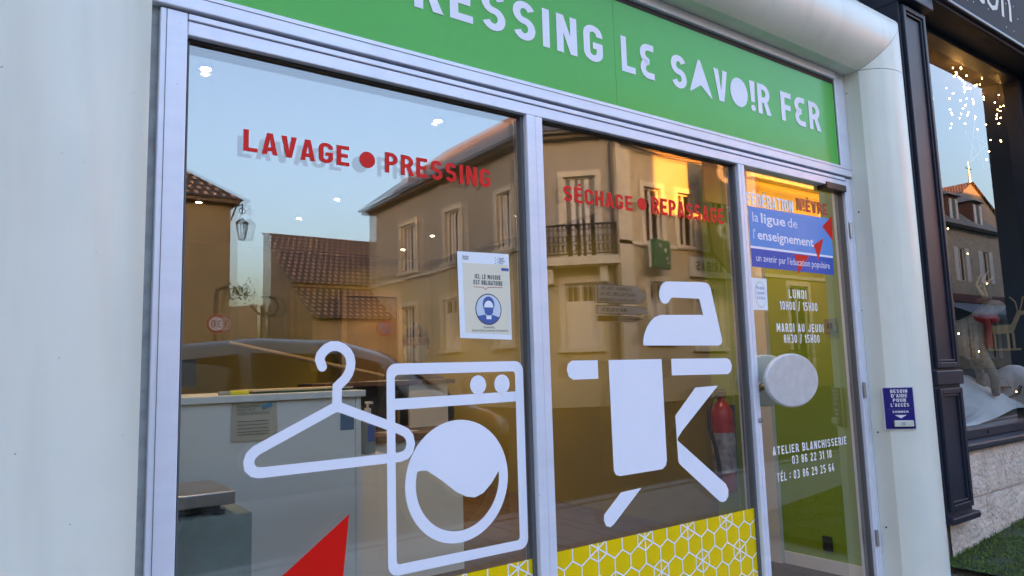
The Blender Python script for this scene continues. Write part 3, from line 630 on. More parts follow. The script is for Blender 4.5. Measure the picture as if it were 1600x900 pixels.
bs = tag(poly(CPL, [(1.115, .94), (1.172, .94), (1.172, 1.008), (1.115, 1.008)], mat('blue_sticker', (.06, .16, .30), .5), None, 'blue_sticker', d=.0012), 'small blue pictogram sticker on the end of the counter front', 'sticker')
sb = thing('sanitiser_bottle', 'clear pump bottle standing at the end of the pale counter', 'bottle')
MB().lathe([(.0005, 0), (.03, 0), (.032, .01), (.032, .12), (.024, .14), (.012, .15), (.012, .16), (.0005, .16)], (1.27, .80, .83), n=18).build('bottle', mat('clear_gel', (.22, .26, .26), .15), sb, smooth=True)
MB().lathe([(.014, .16), (.014, .185), (.005, .187), (.005, .205), (.0005, .205)], (1.27, .80, .83), n=12).build('pump_cap', WHT, sb); MB().box(1.262, 1.277, .76, .81, 1.034, 1.044).build('pump_nozzle', WHT, sb)
MB().box(1.255, 1.285, .7665, .7675, .88, .95).build('label_strip', INKB, sb)
MB_ = box('bracket_shelf', LAM, sb, 1.2165, 1.33, .74, .88, .812, .83)
# scale on its stand
st_ = tag(MB().box(.15, .640, .235, .60, 0, .758).build('grey_stand', mat('grey_green_felt', (.21, .30, .29), .9, var=.12, vscale=25, bump=.1, bscale=200)), 'grey green box stand in the lower corner of the left pane', 'stand')
sc_ = thing('bench_scale', 'stainless steel bench scale on the grey green box stand', 'scale')
MB().box(.20, .596, .25, .55, .786, .825).build('platform', STEEL, sc_, bevel=.004); MB().box(.24, .56, .28, .52, .770, .7855).build('frame', BLK, sc_)
for (x, y) in ((.26, .29), (.555, .27), (.26, .5), (.555, .5)): MB().tube([(x, y, .7585), (x, y, .77)], .016, 12).build('foot', BLK, sc_)
# things on the counter
mo = thing('counter_monitor', 'dark monitor back standing on the counter beside the left jamb', 'monitor')  # dark monitor seen from behind
MB().box(.36, .665, 1.12, 1.15, 1.125, 1.24).build('screen_back', mat('dark_blue_plastic', (.012, .018, .024), .4), mo, bevel=.004); MB().box(.48, .56, 1.10, 1.2, 1.0955, 1.125).build('foot', BLK, mo)
hl = thing('highlighter_pen', 'yellow highlighter pen lying on the counter edge', 'pen')
MB().tube([(.700, .74, 1.1035), (.765, .735, 1.1035)], .008, 10).build('barrel', mat('yellow_plastic', (.75, .70, .02), .4), hl); MB().tube([(.660, .743, 1.1035), (.6998, .74, 1.1035)], .0075, 10).build('cap', mat('clear_cap', (.35, .36, .34), .2), hl)
fo = thing('document_folder', 'cream papers over a dark green folder lying along the counter', 'folder')
MB().box(.80, 1.18, .78, 1.08, 1.0955, 1.103).build('folder', mat('dark_green_card', (.01, .07, .035), .6), fo); MB().obox((.99, .92, 1.1065), (1, .05, 0), (-.05, 1, 0), (0, 0, 1), .205, .14, .003).build('papers', mat('cream_sheets', (.55, .47, .32), .7), fo)
pl_ = tag(MB().tube([(.95, 1.75, 1.335), (1.80, 1.75, 1.145)], .012, 10).build('wooden_pole', WOODL), 'long pale wooden pole slanting above the counter', 'pole')
# desk
DK = thing('wooden_desk', 'low pale desk with a brown wooden top and raised shelf behind the counter', 'desk')
box('front_panel', LAM, DK, 1.26, 2.285, 1.70, 1.72, .007, .775); box('side_panel', LAM, DK, 2.265, 2.285, 1.7205, 2.25, .007, .775)
box('desk_top', WOODT, DK, 1.22, 2.31, 1.66, 2.26, .777, .815, bevel=.003)
box('hutch_panel', WHT, DK, 2.12, 2.40, 2.05, 2.07, .8155, 1.085); box('hutch_panel', LAM, DK, 2.38, 2.40, 2.0705, 2.25, .8155, 1.085)
box('hutch_back', mat('dark_panel', (.05, .035, .025), .6), DK, 1.5, 2.118, 2.22, 2.24, .8155, 1.085); box('hutch_top', WOODT, DK, 1.48, 2.44, 2.02, 2.27, 1.0855, 1.112, bevel=.003)
ds = tag(MB().obox((1.93, 1.86, .817), (1, .2, 0), (-.2, 1, 0), (0, 0, 1), .11, .08, .0012).build('loose_papers', PAPER), 'loose white papers on the brown desk top', 'paper')
d2 = tag(MB().obox((2.0, 2.12, 1.114), (1, -.1, 0), (.1, 1, 0), (0, 0, 1), .16, .07, .0014).build('shelf_papers', PAPER), 'white papers on the raised desk shelf below the masked person', 'paper')
# frames and doors in the back of the room
for (x0, x1, y, z1_, lb) in ((2.9, 3.6, 5.05, 2.05, 'brown wooden storage door at the back of the middle bay'),):
    dd = thing('storage_door', lb, 'door')
    box('leaf', mat('brown_door', (.11, .07, .035), .5, var=.2), dd, x0+.06, x1-.06, y, y+.03, .007, z1_-.06)
    for a, b in ((x0, x0+.058), (x1-.058, x1)): box('post', mat('tan_post', (.20, .14, .07), .6), dd, a, b, y-.02, y+.05, .007, z1_)
    box('lintel', mat('tan_post', (.20, .14, .07), .6), dd, x0+.059, x1-.059, y-.02, y+.05, z1_-.058, z1_)
# fire extinguisher on the lime wall
FE = thing('fire_extinguisher', 'red fire extinguisher with a black hose hanging on the lime wall behind the ironing figure', 'extinguisher')
ex, ey = 3.655, .86
MB().lathe([(.0005, .30), (.06, .30), (.072, .32), (.072, .74), (.066, .79), (.045, .83), (.024, .85), (.024, .87), (.0005, .87)], (ex, ey, .08), n=28).build('cylinder', REDX, FE, smooth=True)
MB().lathe([(.0728, .42), (.0728, .66)], (ex, ey, .08), n=28).build('label_wrap', mat('white_label', (.42, .40, .40), .5, var=.5, vscale=14, col2=(.03, .05, .16)), FE, smooth=True)
MB().box(ex-.03, ex+.03, ey-.02, ey+.02, .95, .985).box(ex-.075, ex+.03, ey-.012, ey+.012, .99, 1.005).box(ex-.07, ex+.02, ey-.012, ey+.012, .965, .975).build('valve', BLK, FE)
MB().tube([(ex-.02, ey-.01, .97), (ex-.10, ey-.02, .96), (ex-.145, ey-.02, .88), (ex-.145, ey-.02, .78), (ex-.115, ey-.03, .66), (ex-.09, ey-.03, .56), (ex-.085, ey-.03, .44)], .012, 8).build('hose', BLK, FE, smooth=True)
MB().box(3.735, 3.7495, ey-.03, ey+.03, .5, .9).build('wall_bracket', BLK, FE)

# ================================================================ seated person behind the desk
def skin_mesh(name, verts, edges, radii, m, parent, root=0, sub=2):
    me = bpy.data.meshes.new(name); me.from_pydata(verts, edges, []); o = bpy.data.objects.new(name, me); col.objects.link(o)
    sk_ = o.modifiers.new('skin', 'SKIN'); sk_.use_smooth_shade = True
    for i, r in enumerate(radii): me.skin_vertices[0].data[i].radius = (r, r) if not isinstance(r, tuple) else r
    me.skin_vertices[0].data[root].use_root = True
    ss = o.modifiers.new('sub', 'SUBSURF'); ss.levels = sub; ss.render_levels = sub
    me.materials.append(m); o.parent = parent; return o
PE = thing('person', 'seated person with dark hair and a pale face mask behind the desk', 'person')
hx, hy, hz = 2.37, 2.42, 1.355
fd = Vector((-.55, -.83, 0)).normalized(); sd = Vector((-fd.y, fd.x, 0))
def hp(f, s_, z): v = Vector((hx, hy, hz))+fd*f+sd*s_; return (v.x, v.y, hz+z)
bv = [hp(-.06, 0, -.78), hp(-.05, 0, -.62), hp(-.04, 0, -.45), hp(-.04, 0, -.28), hp(-.03, 0, -.19), hp(-.02, 0, -.11), hp(-.03, .15, -.27), hp(.02, .22, -.47), hp(.10, .19, -.63), hp(.17, .12, -.66), hp(-.03, -.15, -.27), hp(.02, -.22, -.47), hp(.10, -.19, -.63), hp(.17, -.12, -.66), hp(.02, .1, -.80), hp(.40, .11, -.80), hp(.38, .11, -1.27), hp(.48, .11, -1.31), hp(.02, -.1, -.80), hp(.40, -.11, -.80), hp(.38, -.11, -1.27), hp(.48, -.11, -1.31)]
be = [(0, 1), (1, 2), (2, 3), (3, 4), (4, 5), (3, 6), (6, 7), (7, 8), (8, 9), (3, 10), (10, 11), (11, 12), (12, 13), (0, 14), (14, 15), (15, 16), (16, 17), (0, 18), (18, 19), (19, 20), (20, 21)]
br = [.15, .14, .13, .13, .06, .055, .065, .05, .038, .03, .065, .05, .038, .03, .09, .065, .05, .04, .09, .065, .05, .04]
SKIN = mat('skin', (.20, .11, .075), .5); DKC = mat('dark_grey_knit', (.03, .03, .035), .8, var=.3, vscale=40)
skin_mesh('clothed_body', bv, be, br, DKC, PE)
hb = MB().ball((0, 0, 0), .1, .78, .98, 1.18, n=12); hb.v = [tuple(Vector((hx, hy, hz))+fd*v[1]*(1.0 if v[2] > -.05 else .92)+sd*v[0]*(1 if v[2] > -.04 else .82)+Vector((0, 0, v[2]))) for v in hb.v]
HD = hb.build('head', SKIN, PE, smooth=True)
MB().tube([hp(.093, 0, .02), hp(.112, 0, -.02), hp(.095, 0, -.03)], [.008, .014, .010], 8).build('nose', SKIN, HD, smooth=True)
for s_ in (-1, 1):
    MB().ball(hp(.083, s_*.031, .012), .011, n=6).build('eye', mat('eye_dark', (.02, .015, .012), .2), HD, smooth=True)
    MB().ball(hp(-.005, s_*.078, -.008), .022, .5, .5, 1.2, n=6).build('ear', SKIN, HD, smooth=True)
mk = MB(); nn = 10
for i in range(nn):
    for j in range(6):
        def mp(i, j): a = R_(-68+136*i/nn); zz = -.012-.085*j/5; rr_ = .103*(1+.10*math.cos(a*1.3)*math.sin(math.pi*(j+.6)/6.4)); return hp(rr_*.98*math.cos(a), rr_*.80*math.sin(a), zz)
        mk.face([mp(i, j), mp(i+1, j), mp(i+1, j+1), mp(i, j+1)])
mk.build('face_mask', mat('pale_blue_mask', (.26, .31, .33), .7), PE, smooth=True)
for s_ in (-1, 1): MB().tube([hp(.045, s_*.076, -.022), hp(.0, s_*.084, -.002), hp(.0, s_*.084, -.03), hp(.045, s_*.074, -.085)], .0015, 5).build('mask_strap', WHT, PE)
HAIR = mat('dark_hair', (.004, .003, .004), .85, var=.4, vscale=40, vstretch=(1, 1, .2), bump=.4, bscale=90)
hr = MB(); nu, nv = 24, 12
def hv(i, j):
    a = 2*math.pi*i/nu; ph = math.pi*.62*j/nv; k = 1+.03*math.sin(a*9+j)+.02*math.sin(a*4)
    front = math.cos(a); lim = 1.0 if front < .35 else (.68 if front > .6 else .84)
    ph *= lim; r = .112*k
    return hp(-.012+r*1.02*math.sin(ph)*math.cos(a), r*.84*math.sin(ph)*math.sin(a), .018+r*1.13*math.cos(ph))
for i in range(nu):
    for j in range(nv): hr.face([hv(i, j), hv(i+1, j), hv(i+1, j+1), hv(i, j+1)])
hr.ball(hp(-.11, .02, .0), .055, 1, 1, 1.1, n=8); hr.build('hair', HAIR, PE, smooth=True)
for s_ in (-1, 1):
    base = Vector(hp(.19, s_*.12, -.66))
    MB().obox(base+fd*.035, fd, sd, (0, 0, 1), .045, .038, .013).build('palm', SKIN, PE, bevel=.008)
    for k in range(4): b0 = base+fd*.078+sd*(.030-.020*k); MB().tube([b0, b0+fd*(.03+.004*(k in (1, 2))), b0+fd*(.055+.006*(k in (1, 2)))-Vector((0, 0, .016))], [.0085, .008, .007], 6).build('finger', SKIN, PE, smooth=True)
    b0 = base+fd*.01-sd*s_*.036; MB().tube([b0, b0+fd*.03-sd*s_*.022, b0+fd*.06-sd*s_*.024], [.010, .009, .008], 6).build('thumb', SKIN, PE, smooth=True)
stl = thing('stool', 'round dark stool under the masked person', 'stool')
sx, sy, _ = hp(-.04, 0, 0)
MB().lathe([(.0005, .40), (.18, .40), (.19, .42), (.18, .45), (.0005, .45)], (sx, sy, 0), n=24).build('seat', BLK, stl)
MB().tube([(sx, sy, .02), (sx, sy, .40)], .03, 12).build('column', STEEL, stl); MB().lathe([(.0005, .03), (.2, .012), (.21, .007)], (sx, sy, 0), n=24).build('base', STEEL, stl)
# ================================================================ neighbouring shop
NS = thing('navy_shopfront', 'dark navy painted wooden shopfront with a panelled pilaster and large window', 'shopfront')
px0, px1, py0 = 4.185, 4.500, -.165
box('pilaster', NAVY, NS, px0, px1, py0, .05, .285, 3.30, bevel=.004)
def moulding(x0, x1, z0, z1, name='panel_moulding'):
    o = NS
    for k, (w, d) in enumerate(((.030, .020), (.014, .012))):
        q = k*.032; a, b, c, e = x0+q, x1-q, z0+q, z1-q
        for bb in ((a, a+w, c, e), (b-w, b, c, e), (a+w, b-w, c, c+w), (a+w, b-w, e-w, e)): MB().box(bb[0], bb[1], py0-d, py0+.002, bb[2], bb[3]).build(name, NAVY, NS, bevel=.004)
moulding(px0+.02, px1-.02, 1.10, 3.22); moulding(px0+.02, px1-.02, .33, .985)
box('pilaster_band', NAVY, NS, px0-.005, px1+.006, py0-.022, .05, 1.005, 1.085, bevel=.006); box('pilaster_base', NAVY, NS, px0-.006, px1+.02, py0-.035, .05, .262, .300, bevel=.008)
box('pilaster_head', NAVY, NS, px0-.006, px1+.006, py0-.06, .05, 3.24, 3.36, bevel=.006)
wx0, wx1, wz0, wz1 = 4.56, 6.30, .715, 3.26
box('window_stile', NAVY, NS, px1, wx0, -.06, .05, .70, 3.3, bevel=.004); box('window_stile', NAVY, NS, wx1, wx1+.06, -.06, .05, .70, 3.3, bevel=.004)
box('window_rail', NAVY, NS, wx0, wx1, -.055, .05, .655, .715, bevel=.006); box('window_rail', NAVY, NS, wx0, wx1, -.06, .05, wz1, 3.33, bevel=.004)
box('window_sill', NAVY, NS, px1-.01, 7.2, -.15, .05, .61, .654, bevel=.012)
mb = MB(); mb.tube([(5.1, -.062, .684), (5.1, -.052, .684)], .012, 12); mb.build('sill_stud', BLK, NS)
NG = MB().face([(wx0, -.012, wz0), (wx1, -.012, wz0), (wx1, -.012, wz1), (wx0, -.012, wz1)]).build('pane', SHOPG, NS)
box('far_pilaster', NAVY, NS, wx1+.06, 6.9, -.24, .05, .285, 3.30, bevel=.004)
box('fascia_board', mat('navy_fascia', (.016, .02, .028), .6, spec=.15), NS, px1+.02, 9.0, -.235, .05, 3.30, 4.3, bevel=.004); box('fascia_board', mat('navy_fascia', (.016, .02, .028), .6, spec=.15), NS, px1-.3, px1+.018, -.225, .05, 3.37, 4.3, bevel=.004)
box('fascia_bead', mat('pale_navy_bead', (.03, .045, .07), .25), NS, px1+.03, 9.0, -.262, -.2352, 3.325, 3.350, bevel=.006)
FPL = Plane((0, -.2355, 0), (1, 0, 0), (0, 0, 1))
script_text(FPL, 'iton', 5.02, 3.50, .42, mat('cream_lettering', (.62, .60, .55), .5), NS, d=.002, fit=.72, shear=.12)
for k in range(26): a, b = 4.9+random.random()*1.3, 3.4+random.random()*.55; poly(FPL, arc(a, b, .005, .005, 0, 360, 6)[:-1], PAPER, NS, 'fascia_dot', d=.002)
box('window_back', mat('dark_shop_room', (.03, .035, .045), .7), NS, px1, 9.0, 2.2, 2.24, .3, 3.4); box('room_side', mat('teal_side', (.02, .05, .07), .6), NS, 9.0, 9.04, .05, 2.24, .3, 3.4)
box('room_side', mat('teal_side', (.02, .05, .07), .6), NS, px0+.1, px0+.12, .06, 2.2, .3, 3.4)
box('display_ceiling', mat('brown_ceiling', (.10, .075, .055), .8), NS, px1-.3, 9.0, .05, 2.2, 3.30, 3.36); box('display_floor', mat('display_boards', (.30, .28, .24), .8, var=.3, vscale=6), NS, px1-.3, 9.0, .05, 2.2, .63, .66)
# limestone plinth, block by block
PW_ = thing('limestone_plinth', 'pitted pinkish limestone wall base under the navy shop window', 'wall')
bl = [(4.36, 5.14, .343, .606), (5.143, 6.0, .345, .606), (6.006, 6.9, .345, .606), (4.30, 4.80, -.12, .340), (4.803, 5.62, -.12, .340), (5.623, 6.5, -.12, .339), (6.506, 7.2, -.12, .339)]
for a, b, c, e in bl:
    me = MB()
    nx, nz = 14, 8; rr_ = random.Random(int(a*100))
    gp = [[(a+(b-a)*i/nx, -.115-(.012 if c < 0 else 0)+rr_.uniform(-.0015, .0015)+(.003 if i in (0, nx) or j in (0, nz) else 0), c+(e-c)*j/nz) for j in range(nz+1)] for i in range(nx+1)]
    for i in range(nx):
        for j in range(nz): me.face([gp[i][j], gp[i+1][j], gp[i+1][j+1], gp[i][j+1]])
    me.box(a, b, -.105, .05, c, e); me.build('stone', PLINTH, PW_)
MB().box(4.28, 7.2, -.106, .0, -.12, .6).build('mortar', mat('mortar', (.44, .36, .31), .95), PW_)
# artificial grass mat
mb = MB(); rg = random.Random(3); bald = [(4.3+rg.random()*2.2, -.15-rg.random()*.9, .03+rg.random()*.09) for _ in range(40)]
for i in range(26000):
    x = 4.15+rg.random()*2.6; y = -.135-rg.random()**1.2*1.1; z = .075+.068*(x-4.42)
    bare = any((x-a)**2+(y-b)**2 < c*c for a, b, c in bald)
    if bare and rg.random() < .8: continue
    hgt = .004+rg.random()*.013+(.022*rg.random() if y > -.155 else 0); a = rg.random()*6.28; dx, dy = math.cos(a)*.0028, math.sin(a)*.0028; lx, ly = rg.gauss(0, .012), rg.gauss(0, .012)
    mb.face([(x-dx, y-dy, z-.002), (x+dx, y+dy, z-.002), (x+lx, y+ly, z+hgt)], mi=rg.choice((0, 0, 1, 1, 2)))
GR = mb.build('fake_grass', [mat('grass_a', (.05, .12, .012), .7), mat('grass_b', (.10, .20, .02), .7), mat('grass_c', (.07, .07, .035), .8)]); GR['kind'] = 'stuff'; GR['label'] = 'green fake grass mat along the limestone base'; GR['category'] = 'grass'
mb = MB(); mb.face([(4.15, -1.24, .073+.068*(4.15-4.42)), (6.75, -1.24, .073+.068*(6.75-4.42)), (6.75, -.118, .073+.068*(6.75-4.42)), (4.15, -.118, .073+.068*(4.15-4.42))]); mb.face([(4.15, -1.24, -.1), (6.75, -1.24, -.1), (6.75, -1.24, .23), (4.15, -1.24, .05)])
struct(mb.build('grass_bed', mat('mat_backing', (.035, .05, .018), .9, var=.4, vscale=14)))
# display: cloth, reindeer, wooden deer, sledge, red parcel, star, fairy lights
CLW = mat('white_cloth', (.66, .72, .74), .8, var=.15, vscale=6)
mb = MB(); n = 26
def clo(i, j):
    a, b = i/n, j/n; x = 5.25+a*2.9; y = .12+b*1.2
    z = .665+.33*math.exp(-((a-.24)/.13)**2)*math.sin(math.pi*min(1, b*1.4+.1))+.42*math.exp(-((a-.62)/.2)**2)*math.sin(math.pi*min(1, b*1.2+.15))+.02*math.sin(a*23+b*9)+.012*math.sin(b*31)
    return (x, y, z)
for i in range(n):
    for j in range(n): mb.face([clo(i, j), clo(i+1, j), clo(i+1, j+1), clo(i, j+1)])
tag(mb.build('white_cloth', CLW, None, smooth=True), 'white cloth draped in mounds across the navy shop window display', 'cloth')
FUR = mat('grey_brown_fur', (.34, .28, .22), .9, var=.5, vscale=30, bump=.6, bscale=120)
RD = thing('toy_reindeer', 'grey plush reindeer with a red scarf standing in the navy shop window', 'toy deer')
dx, dy, dz = 5.85, .30, 1.10
dth = R_(-58)
def dv(f, s_, z): return (dx+f*math.cos(dth)-s_*math.sin(dth), dy+.12+f*math.sin(dth)+s_*math.cos(dth), dz+z)
rv_ = [dv(-.24, 0, .20), dv(-.05, 0, .18), dv(.14, 0, .21), dv(.23, 0, .33), dv(.27, 0, .44), dv(.38, 0, .42), dv(-.24, .07, .10), dv(-.25, .07, -.1), dv(-.23, .07, -.24), dv(-.24, -.07, .10), dv(-.20, -.07, -.1), dv(-.19, -.07, -.24), dv(.16, .07, .08), dv(.18, .07, -.08), dv(.18, .07, -.24), dv(.16, -.07, .08), dv(.24, -.07, -.08), dv(.24, -.07, -.24), dv(-.33, 0, .24)]
skin_mesh('body', rv_, [(0, 1), (1, 2), (2, 3), (3, 4), (4, 5), (0, 6), (6, 7), (7, 8), (0, 9), (9, 10), (10, 11), (2, 12), (12, 13), (13, 14), (2, 15), (15, 16), (16, 17), (0, 18)], [.11, .10, .11, .07, .075, .04, .06, .035, .03, .06, .035, .03, .055, .033, .03, .055, .033, .03, .03], FUR, RD, root=1)
for s_ in (-1, 1):
    MB().tube([dv(.25, s_*.04, .50), dv(.22, s_*.09, .60), dv(.26, s_*.12, .68)], [.012, .01, .004], 6).build('antler', WOODL, RD); MB().tube([dv(.23, s_*.08, .58), dv(.29, s_*.10, .63)], [.009, .004], 6).build('antler_tine', WOODL, RD)
    MB().ball(dv(.24, s_*.085, .48), .03, .6, 1.3, .6, n=6).build('ear', FUR, RD, smooth=True)
MB().lathe([(.085, -.03), (.10, 0), (.085, .03)], dv(.225, 0, .33), n=16).build('scarf', REDX, RD, smooth=True); MB().box(*[c for p in zip(dv(.2, -.12, .12), dv(.25, -.095, .32)) for c in p]).build('scarf_end', REDX, RD)
WD = thing('wooden_deer', 'flat pale wooden deer ornament on the white cloth', 'ornament')
wdx, wdz = 7.05, 1.25
for k, pts in enumerate(([(0, .10), (.20, .10), (.22, .15), (.20, .18), (.02, .17), (-.02, .14)], [(.18, .15), (.22, .15), (.27, .26), (.32, .26), (.32, .29), (.25, .30)])): MB().prism([Vector((wdx+a, .55+.002*k, wdz+b)) for a, b in pts], (0, .012, 0)).build(('body', 'neck')[k], WOODL, WD)
for a in (.005, .05, .15, .19): MB().box(wdx+a, wdx+a+.018, .551, .561, wdz-.03, wdz+.105).build('leg', WOODL, WD)
for a in (.0, .05): MB().tube([(wdx+.25+a*.3, .556, wdz+.29), (wdx+.24+a, .556, wdz+.37), (wdx+.20+a*2, .556, wdz+.42)], .006, 6).build('antler', WOODL, WD)
MB().box(wdx-.03, wdx+.24, .53, .59, wdz-.048, wdz-.0305).build('base', WOODL, WD)
def pivot(o, p, th): p = Vector(p); M = Matrix.Rotation(th, 3, 'Z'); o.rotation_euler = (0, 0, th); o.location = p-M@p
pivot(WD, (wdx+.1, .556, 0), R_(-55))
SLG = thing('toy_sledge', 'small grey wicker sledge ornament at the edge of the window display', 'ornament')
for s_ in (0, .16): MB().tube([(6.25, .40+s_, .86), (6.30, .40+s_, .82), (6.62, .40+s_, .82), (6.70, .40+s_, .86), (6.72, .40+s_, .92)], .012, 7).build('runner', FUR, SLG)
for k in range(5): MB().box(6.32+.07*k, 6.37+.07*k, .385, .575, .90, .912).build('slat', FUR, SLG)
for a in (6.36, 6.58):
    for s_ in (0, .16): MB().tube([(a, .40+s_, .825), (a, .40+s_, .90)], .008, 6).build('post', FUR, SLG)
pivot(SLG, (6.48, .48, 0), R_(-50))
RP = thing('red_parcel', 'red wrapped parcel behind the reindeer in the window display', 'parcel'); box('box', REDX, RP, 5.95, 6.30, .85, 1.1, .66, 1.20, bevel=.01); box('ribbon', PAPER, RP, 6.10, 6.14, .845, 1.105, .66, 1.205)
SM = mat('star_wire', (.55, .58, .60), .5)
SP = thing('hanging_star', 'white wire five pointed star hanging in the navy shop window', 'star')
scx, scz, sr = 6.15, 2.80, .21
pts5 = [(scx+sr*math.sin(R_(72*k+6)), .22, scz+sr*math.cos(R_(72*k+6))) for k in range(5)]
for k in range(5): MB().tube([pts5[k], pts5[(k+2) % 5]], .0018, 5).build('star_rod', SM, SP)
MB().tube([pts5[0], (scx, .22, 3.30)], .001, 4).build('string', SM, SP)
FL_ = thing('fairy_lights', 'string of warm fairy lights hanging along the top of the navy shop window', 'fairy lights')
rl = random.Random(11); wires = MB(); bulbs = MB()
for k in range(24):
    x = 5.10+k*.115; y = .08+rl.random()*.22; Lk = .08+rl.random()*.50; pts = [(x+rl.gauss(0, .03), y+rl.gauss(0, .02), 3.29-Lk*j/4) for j in range(5)]
    wires.tube(pts, .0012, 4)
    for j in range(7): t_ = rl.random()*3.99; i = int(t_); f = t_-i; bulbs.ball([pts[i][c]*(1-f)+pts[i+1][c]*f for c in range(3)], .0045, n=4)
wires2 = [(5.35+.07*k, .16, 2.05-.05*k-.05*math.sin(k*1.3)) for k in range(9)]; wires.tube(wires2, .0012, 4)
for q in wires2[::4]: bulbs.ball(q, .004, n=4)
wires3 = [(5.45+.06*k, .2, 1.32-.03*k+.03*math.sin(k*1.7)) for k in range(16)]; wires.tube(wires3, .0012, 4)
for q in wires3[::5]: bulbs.ball(q, .004, n=4)
wires.build('wire', BLK, FL_); b_ = bulbs.build('bulbs', mat('fairy_glow', (1, .66, .26), .5, emit=3.5), FL_)

# ================================================================ unseen building masses round the two shops, added and sized to shade the street
RND = mat('cream_render', (.42, .38, .32), .9, var=.15, vscale=2)
UB = thing('shop_building', 'unseen cream rendered upper storeys above the laundry, sized to shade the street', 'building')
MB().box(-6.5, 4.18, .06, 11, 3.25, 9.6).build('upper_wall', RND, UB); MB().box(-6.5, -.45, .06, 11, -.3, 3.249).build('lower_wall', RND, UB); MB().box(-1.75, 4.18, 5.32, 11, -.3, 3.249).build('rear_wall', RND, UB)
MB().prism([Vector((-6.5, -.2, 9.61)), Vector((-6.5, 11.2, 9.61)), Vector((-6.5, 5.5, 11.9))], (10.68, 0, 0)).build('roof', mat('dark_slate', (.06, .06, .065), .7), UB)
LB = thing('shade_row', 'unseen rendered row left of the laundry, added to shade the side street', 'building')  # added row, keeps the low sun off the side street
MB().box(-60, -6.52, .06, 11, -.4, 8.4).build('wall', RND, LB); MB().prism([Vector((-60, -.2, 8.41)), Vector((-60, 11.2, 8.41)), Vector((-60, 5.5, 10.4))], (53.48, 0, 0)).build('roof', mat('dark_slate', (.06, .06, .065), .7), LB)
NB = thing('neighbour_building', 'unseen rendered upper storeys above the navy shopfront, sized to shade the street', 'building')
MB().box(4.20, 34, .06, 11, 4.31, 6.9).build('upper_wall', RND, NB); MB().box(9.06, 34, .06, 11, -.2, 4.309).build('lower_wall', RND, NB)
FR = thing('far_shade_row', 'unseen tall rendered row beyond the navy shop, added to shade the far houses', 'building'); MB().box(34.02, 130, .06, 11, -.3, 19.5).build('wall', RND, FR)  # added block, keeps the low sun off the far houses
MB().prism([Vector((4.20, -.2, 6.91)), Vector((4.20, 11.2, 6.91)), Vector((4.20, 5.5, 7.3))], (29.8, 0, 0)).build('roof', mat('dark_slate', (.06, .06, .065), .7), NB)
# ================================================================ across the street (seen mirrored in the glass)
STU = mat('taupe_stucco', (.41, .36, .285), .95, var=.14, vscale=1.5, bump=.9, bscale=9)
STU2 = mat('beige_render', (.56, .465, .31), .95, var=.14, vscale=1.2, bump=.3, bscale=14)
weather(STU, .6, 2.2); weather(STU2, .6, 2.2)
TRIM = mat('pale_stone_trim', (.74, .66, .50), .85, var=.15, vscale=4)
SHUT = mat('cream_shutter', (.76, .72, .64), .6); DGL = mat('dark_window_glass', (.02, .02, .022), .06); IRON = mat('wrought_iron', (.015, .014, .014), .6)
SLATE = tile_mat('slate_roof', (.26, .25, .25), (.34, .32, .32), .22, .16)
TILE = tile_mat('brown_tile_roof', (.56, .30, .18), (.74, .43, .27), .26, .36, mortar=(.05, .03, .02), msize=.24, bump=1.0)
RUBBLE = tile_mat('rubble_stone', (.62, .53, .40), (.46, .39, .29), .38, .22, mortar=(.56, .48, .37), msize=.14, bump=.5)
def facade(parent, pl, L, z0, z1, ops, m, depth=.16, name='wall', dz=None):
    us = sorted({0, L, *[v for o in ops for v in o[:2]]}); zs = sorted({z0, z1, *[v for o in ops for v in o[2:4]]}); mb = MB()
    for a, b in zip(us[:-1], us[1:]):
        for c, d in zip(zs[:-1], zs[1:]):
            if not any(o[0] <= (a+b)/2 <= o[1] and o[2] <= (c+d)/2 <= o[3] for o in ops): mb.face([pl.p(a, c), pl.p(b, c), pl.p(b, d), pl.p(a, d)], [(a, c), (b, c), (b, d), (a, d)])
    for o in ops:
        a, b, c, d = o[:4]
        for q in (((a, c), (a, d)), ((a, d), (b, d)), ((b, d), (b, c)), ((b, c), (a, c))): mb.face([pl.p(*q[0]), pl.p(*q[1]), pl.p(*q[1], -depth), pl.p(*q[0], -depth)], [(0, 0), (1, 0), (1, .1), (0, .1)])
    return mb.build(name, m, parent)
def lbox(pl, a, b, c, d, n0, n1): mb = MB(); mb.obox(pl.p((a+b)/2, (c+d)/2, (n0+n1)/2), pl.u, pl.v, pl.n, abs(b-a)/2, abs(d-c)/2, abs(n1-n0)/2); return mb
